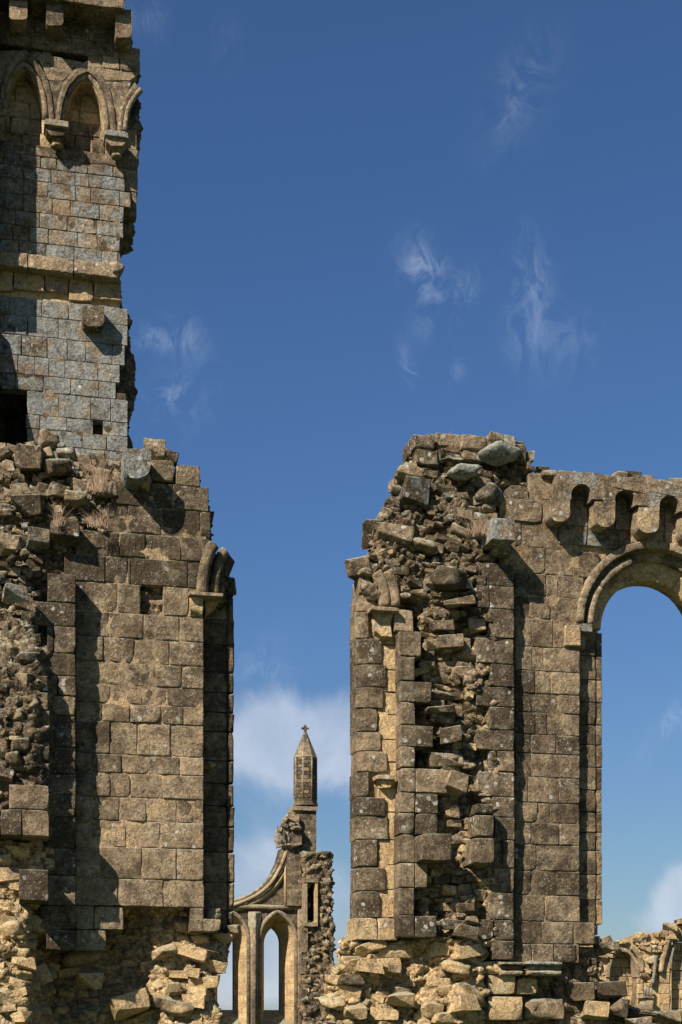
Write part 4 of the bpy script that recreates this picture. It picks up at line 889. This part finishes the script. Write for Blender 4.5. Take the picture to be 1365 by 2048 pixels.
for dx, dy, dd, r, cc in ((0, 0, -.12, .13, (.5, .1, .3, .6)), (4, 5, -.22, .10, (.65, .35, .2, .4)), (7.5, 9, -.14, .11, (.4, .1, .1, .4)), (11, 13, -.06, .12, (.7, .55, .1, .3)), (14, 17, .0, .07, (.5, .3, .1, .3))):
    P_ = [(x+dx*min(1, max(.1, (x-430)/110)), y+dy-(0 if x < 540 else (x-540)*.12)) for x, y in rim]
    sweep(gb, 'rose_window_rim', smooth_path(path(P_, G+dd), 30), r, color=cc, sec=8, rough=.25)
sweep(gb, 'string_course', path([(380, 1806), (470, 1813), (540, 1815), (602, 1817)], G-.1), .13, color=(.5, .1, .3, .5), sec=8)
for cx in (556, 461):
    for ex, r, dd in ((0, .12, -.06), (-4, .08, .06)):
        sweep(gb, 'hood_mould', path([(x+(-ex if x > cx else ex if x < cx else 0)*-1*(-1), y-abs(ex)*-.8) for x, y in lancet(cx, 37, 1823, 1880, 2100)], G+dd), r, color=(.5, .1, .3, .5), sec=8)
for x, r, dd in ((498.5, .05, -.02), (502, .06, -.1), (505.5, .08, -.2), (510, .09, -.34), (514, .07, -.2), (517, .06, -.08), (520, .05, -.02)):
    sweep(gb, 'wall_shaft', path([(x, 2120), (x, 1950), (x, 1824)], G+dd), r, color=(.5, .1, .3, .5), sec=10, rough=.08)
for x in (599, 601.5): sweep(gb, 'wall_shaft', path([(x, 2120), (x, 1900), (x, 1712)], G-.12), .1, color=(.6, .1, .4, .5), sec=8, rough=.1)
# pilaster strip above the string, with its toothed edge
slab(gb, 'pilaster', 575, 603, 1690, 1812, G-.35, 1.2, color=(.3, 0, .15, .6), mat=FAR)
for k in range(27): slab(gb, 'dog_tooth', 572.5, 575.5, 1694+k*4.3, 1696.4+k*4.3, G-.28, .3, color=(.3, 0, .1, .4))
sweep(gb, 'wall_shaft', path([(571.5, 1812), (571.5, 1694)], G-.16), .08, color=(.7, .6, .1, .3), sec=8)
# broken head of the rose window
slab(gb, 'ashlar_block', 577, 604, 1654, 1690, G-.45, 1.6, color=(.4, .2, .15, .6), mat=FAR)
prism(gb, 'ashlar_block', pxs([(577, 1652), (560, 1656), (557, 1668), (562, 1692), (580, 1690)], G-.5), G-.5, 1.2, color=(.55, .1, .4, .6), rough=.05)
prism(gb, 'ashlar_block', pxs([(596, 1629), (577, 1629), (572, 1634), (573, 1646), (582, 1654), (600, 1654)], G-.3), G-.3, 1.2, color=(.5, .3, .2, .6), rough=.06)
for (x, y, w, h) in ((560, 1661, 12, 10), (571, 1640, 8, 8), (568, 1652, 16, 8), (590, 1656, 22, 8), (582, 1650, 14, 8), (565, 1684, 12, 8), (580, 1640, 12, 10), (575, 1692, 16, 6), (590, 1692, 24, 6)): rubble(gb, x, y, w, h, G-.45, dep=.3, color=tint(.5, .1, .3, .6))
for k in range(9): sweep(gb, 'rose_window_rim', path([(566+k*.6, 1664+k*3.1), (569+k*.6, 1666+k*3.1)], G-.62), .06, color=(.4, .1, .2, .5), sec=6)
# right-hand broken buttress with a slit
def gcore(s, z):
    x, y = to_px(s, z, G); return G-.5+1.3*(sst(x, 614.5, 616)*sst(x, 632, 630.5)*sst(y, 1765, 1767)*sst(y, 1846, 1844))
core(gb, 'broken_buttress', [(602, 2150), (602, 1712), (606, 1705)], [(668, 2150), (664, 2000), (661, 1950), (664, 1900), (661, 1850), (659, 1790), (661, 1740), (658, 1725), (662, 1712), (660, 1706)], G, G+3, amp=.22, res=.1, cell=.5, color=(.5, .3, .1, .5), seed=8, dfun=gcore)
slab(gb, 'slit_frame', 607, 615, 1760, 1850, G-.75, .6, color=(.6, .25, .2, .5)); slab(gb, 'slit_frame', 631, 636, 1762, 1850, G-.75, .6, color=(.65, .5, .1, .5)); slab(gb, 'slit_frame', 607, 637, 1758, 1765, G-.8, .6, color=(.55, .2, .3, .5)); slab(gb, 'slit_frame', 608, 636, 1846, 1853, G-.8, .6, color=(.6, .3, .2, .5))
slab(gb, 'ashlar_block', 644, 663, 1703, 1707, G-.5, 1.5, color=(.4, .1, .3, .5)); slab(gb, 'ashlar_block', 650, 661, 1707, 1712, G-.4, 1.5, color=(.5, .1, .3, .5)); slab(gb, 'ashlar_block', 652, 663, 1712, 1724, G-.45, 1.5, color=(.5, .3, .1, .5))
slab(gb, 'ashlar_block', 603, 616, 1855, 1905, G-.7, .7, color=(.5, .2, .2, .5), mat=FAR); slab(gb, 'ashlar_block', 603, 613, 1905, 1948, G-.62, .7, color=(.5, .2, .3, .5), mat=FAR)
for (x, y, w, h) in [(rng.uniform(608, 660), rng.uniform(1712, 2040), rng.uniform(5, 12), rng.uniform(4, 8)) for _ in range(80)]:
    if not (612 < x < 636 and 1758 < y < 1853): rubble(gb, x, y, w, h, G-.48, dep=rng.uniform(.12, .25), color=tint(.5, .3, .15, .5, .2))
# turret
TD = G+.6; tx = 611; k_ = T(tx, TD)/F
def octa(name, y0, y1, r0, r1, color, mat=None, cap=True):
    c = S(tx, TD); V = []
    for (y, r) in ((y1, r1), (y0, r0)):
        for q in range(8): a = math.pi/8+q*math.pi/4; V.append((c+r*k_*math.cos(a), TD+r*k_*math.sin(a), Z(tx, y, TD)))
    Fc = [(q, (q+1) % 8, 8+(q+1) % 8, 8+q) for q in range(8)]+[tuple(range(8))[::-1], tuple(range(8, 16))]
    return gb.add(name, V, Fc, smooth=False, color=color, mat=mat)
octa('turret_shaft', 1516, 1605, 22.0, 22.0, (.30, .05, .25, .8), None)
cc = S(tx, TD)
for r_ in range(12):                                       # its courses
    y0 = 1516+r_*7.5; y1 = y0+7.5
    for q in range(8):
        a0, a1 = math.pi/8+q*math.pi/4, math.pi/8+(q+1)*math.pi/4
        P0 = np.array((cc+22.4*k_*math.cos(a0), TD+22.4*k_*math.sin(a0))); P1 = np.array((cc+22.4*k_*math.cos(a1), TD+22.4*k_*math.sin(a1)))
        mid = (P0+P1)/2
        if mid[1] > TD+.15: continue
        cutp = .5+(.16 if r_ % 2 else -.16)
        for f0, f1 in ((.02, cutp-.02), (cutp+.02, .98)):
            A0, A1 = P0+(P1-P0)*f0, P0+(P1-P0)*f1; nn = mid-np.array((cc, TD)); nn = nn/np.linalg.norm(nn)*.035
            zt, zb = Z(tx, y0+.5, TD), Z(tx, y1-.5, TD); A0o, A1o = A0+nn, A1+nn
            V = [(*A0, zb), (*A1, zb), (*A1, zt), (*A0, zt), (*A0o, zb), (*A1o, zb), (*A1o, zt), (*A0o, zt)]
            gb.add('ashlar_block', V, [(4, 5, 6, 7), (0, 1, 5, 4), (3, 2, 6, 7), (0, 3, 7, 4), (1, 2, 6, 5)], smooth=False, color=tint(.40, .12, .12, .6, .22))
for q in range(8):
    a = math.pi/8+q*math.pi/4; sx, dy = cc+22.6*k_*math.cos(a), TD+22.6*k_*math.sin(a)
    sweep(gb, 'turret_edge_roll', [(sx, dy, Z(tx, 1602, TD)), (sx, dy, Z(tx, 1560, TD)), (sx, dy, Z(tx, 1518, TD))], .05, color=(.6, .1, .4, .6), sec=6)
octa('turret_shaft', 1600, 1613, 22.4, 26, (.4, .15, .25, .6)); octa('eaves', 1513, 1517, 23, 24.5, (.6, .2, .3, .6)); octa('spire', 1463, 1513, 2.2, 23.0, (.38, .22, .1, 1.0))
octa('finial', 1459, 1464, 3.2, 2.6, (.4, .1, .2, .6)); octa('finial', 1452, 1458, 2.4, 2.2, (.4, .1, .2, .6))
for (x, y, w, h) in ((605.5, 1457, 5.5, 4.6), (615.5, 1457, 5.5, 4.6), (610.5, 1452.5, 5.5, 5), (610.5, 1457, 6, 6)): rubble(gb, x, y, w, h, TD, dep=.08, rot=0, color=(.35, .1, .2, .6), name='finial')
slab(gb, 'turret_base', 589.5, 633, 1621, 1720, TD-.55, 1.3, color=(.34, .05, .18, .7), mat=FAR); slab(gb, 'base_string', 587, 635.5, 1613, 1621, TD-.7, 1.5, color=(.6, .15, .35, .6))
prism(gb, 'turret_base', pxs([(590, 1614), (580, 1624), (592, 1644)], TD-.5), TD-.5, 1.0, color=(.6, .2, .4, .5))

# ================================================================ distant vaulted wall, far right
V0 = 15.0
vw = Thing('vaulted_wall', 'sunlit yellow ruined wall with arched vault pockets, far right bottom', 'ruin', S(1290, V0), V0)
def arch_pts(cx, hw, ya, ys, yb, n=10):
    out = [(cx-hw, yb), (cx-hw, ys)]
    for k in range(1, n): a = math.pi-k*math.pi/n; out.append((cx+hw*math.cos(a), ys-(ys-ya)*math.sin(a)**.9))
    return out+[(cx+hw, ys), (cx+hw, yb)]
n1 = arch_pts(1247, 27, 1903, 1955, 2090); n2 = arch_pts(1376, 32, 1872, 1938, 2090)
face_with_holes(vw, 'wall', [(1150, 2100), (1150, 1900), (1200, 1892), (1225, 1888), (1260, 1872), (1300, 1868), (1330, 1862), (1350, 1850), (1372, 1838), (1460, 1830), (1460, 2100)], [n1, n2], V0, color=(1, .7, 0, .2))
for hl in (n1, n2):
    P_ = pxs(hl, V0); n = len(P_)
    vw.add('vault_pocket', [(a, V0, b) for a, b in P_]+[(a, V0+.3, b) for a, b in P_], [(k, k+1, n+k+1, n+k) for k in range(n-1)], smooth=False, color=(.5, .3, .3, .3))
    m = len(hl)//2; cx = hl[m][0]; hw = 30
    for r_ in range(11):
        y0 = hl[m][1]+r_*19-6
        js = joints(cx-hw-8, cx+hw+20, 26)
        rows_wall(vw, V0+.27, cx, [(y0, y0+19, js)], depth=.1, col=lambda x, y: tint(.98, .5 if y < 1962 else 1, .2 if y < 1962 else 0, .1), rough=.02, jit=.02, chip=0)
    for k in range(n-1):
        (xa, ya), (xb, yb) = hl[k], hl[k+1]
        if abs(yb-ya) > 60: continue
        cxm = (hl[0][0]+hl[-1][0])/2
        def outw(x, y): f = 7/max(1, math.hypot(x-cxm, min(0, y-1955))); return (x+(x-cxm)*f, y+min(0, y-1955)*f)
        oa, ob = outw(xa, ya), outw(xb, yb)
        prism(vw, 'voussoir', pxs([(xa, ya), oa, ob, (xb, yb)], V0-.05), V0-.05, .3, color=tint(.7, .3, .4, .7))
for (x0, x1) in ((1276, 1288), (1318, 1341)):
    ys = list(range(1925, 2075, 21))
    for y0, y1 in zip(ys[:-1], ys[1:]): rblock(vw, x0, x1, y0, y1, V0-.04, .2, color=tint(.7, .75, 0, .3), rough=.016, xr=(x0+x1)/2)
for yb_ in range(1930, 2060, 22): rows_wall(vw, V0-.03, 1210, [(yb_, yb_+22, joints(1160, 1220, 24))], col=lambda x, y: tint(.6, .6, .1, .4), rough=.02)
sweep(vw, 'vault_rib', smooth_path(path([(1313, 1912), (1310, 1940), (1306, 1968)], V0-.15)), .045, color=(.7, .1, .6, .4))
sweep(vw, 'vault_rib', smooth_path(path([(1262, 1895), (1280, 1915), (1286, 1945)], V0-.1)), .06, color=(.65, .35, .3, .4)); sweep(vw, 'vault_rib', smooth_path(path([(1342, 1870), (1330, 1905), (1322, 1945)], V0-.1)), .07, color=(.7, .4, .3, .4))
rblock(vw, 1284, 1310, 1993, 1998, V0-.3, .35, color=(.6, .1, .5, .7), name='capital'); prism(vw, 'capital', pxs([(1286, 1998), (1309, 1998), (1306, 2012), (1290, 2012)][::-1], V0-.25), V0-.25, .3, color=(.65, .5, .1, .3))
for x_, w_ in ((1291, 6), (1297, 5), (1303, 5)): sweep(vw, 'vault_rib', path([(x_, 1976), (x_, 1993)], V0-.15), .035, color=(.5, .1, .4, .5), sec=8)
pol = [(1195, 1896), (1225, 1890), (1258, 1872), (1300, 1866), (1330, 1860), (1350, 1848), (1372, 1836), (1430, 1832), (1400, 1862), (1352, 1870), (1338, 1892), (1322, 1930), (1302, 1975), (1288, 1975), (1286, 1930), (1270, 1897), (1236, 1893), (1214, 1925), (1195, 1930)]
scatter_rubble(vw, pol, lambda x, y: V0-.0, (7, 14), (1.0, 2.0), lambda x, y: tint(.9, .5, .15, .4, .12), 240, .08, .1)
rubble(vw, 1361, 1846, 18, 16, V0, color=(.35, .05, .2, .7)); slab(vw, 'wall_backing', 1150, 1460, 1910, 2140, V0+.45, 1.0, xr=1300, color=(.6, .7, 0, .2)); slab(vw, 'wall_backing', 1150, 1460, 1885, 1912, V0+.3, 1.3, xr=1300, color=(.6, .5, 0, .2))

# ================================================================ dry grass growing on the wall tops
def tuft(label, x, y, d, wpx, hpx, n, seed, name='grass_tuft'):
    r = random.Random(seed); k = T(x, d)/F; s0, z0 = SZ(x, y, d); V, Fc = [], []
    for i in range(n):
        bx = r.gauss(0, wpx*.22)*k; by = r.gauss(0, .04); L_ = hpx*k*r.uniform(.45, 1.1); lean = r.gauss(0, .45)+bx*1.0; ld = r.gauss(-.1, .3); w = r.uniform(.002, .004)
        base = len(V)
        for q in range(4):
            f = q/3; cx = bx+lean*L_*f*f; cy = by+ld*L_*f*f; cz = L_*f*(1-.25*f*abs(lean)); ww = w*(1-f*.8)
            V += [(cx-ww, cy, cz), (cx+ww, cy, cz)]
        Fc += [(base+2*q, base+2*q+1, base+2*q+3, base+2*q+2) for q in range(3)]
    y_ = C0+d; me = bpy.data.meshes.new(name); me.from_pydata(V, [], Fc); me.materials.append(DRY); o = bpy.data.objects.new(name, me); COL.objects.link(o)
    o.location = (s0*CA-y_*SA, s0*SA+y_*CA, z0); o.rotation_euler = (0, 0, A); o['label'] = label; o['category'] = 'grass'; o['group'] = 'dry grass tufts on the ruins'
tuft('pinkish dry grass tuft beside the square grey bracket stone', 960, 1070, -.32, 36, 46, 150, 1)
tuft('tall dry straw grass left of the round-bottomed bracket stone', 202, 985, -.12, 44, 78, 110, 2)
tuft('short dry grass at the edge of the top ashlar blocks', 196, 1054, -.2, 44, 34, 90, 3)
tuft('thin dry grass low on the left rubble above a green-grey stone', 116, 1052, -.28, 20, 50, 60, 4)

# ================================================================ past 300 stones of one kind, the smallest become one part
def join_small(th, name, keep, color):
    ch = [o for o in th.root.children if o.name.split('.')[0] == name and o.type == 'MESH']
    if len(ch) <= keep: return
    ch.sort(key=lambda o: -o.dimensions[0]*o.dimensions[2]); V, Fc = [], []
    for o in ch[keep:]:
        m = o.matrix_basis; n0 = len(V)
        V += [tuple(m @ v.co) for v in o.data.vertices]; Fc += [tuple(i+n0 for i in p.vertices) for p in o.data.polygons]
        bpy.data.objects.remove(o)
    me = bpy.data.meshes.new(name); me.from_pydata(V, [], Fc); me.materials.append(STONE); me.update()
    o = bpy.data.objects.new('small_rubble', me); COL.objects.link(o); o.parent = th.root; o.color = color; o['kind'] = 'stuff'
bpy.context.view_layer.update()
for t_ in (lp, rw, vw, gb, tw):
    join_small(t_, 'rubble_stone', 299, (.5, .3, .05, .5)); join_small(t_, 'ashlar_block', 300, (.5, .15, .1, .5))
from collections import Counter
for t_ in (lp, rw, vw, gb, tw): print(t_.root.name, Counter(o.name.split('.')[0] for o in t_.root.children).most_common(4))
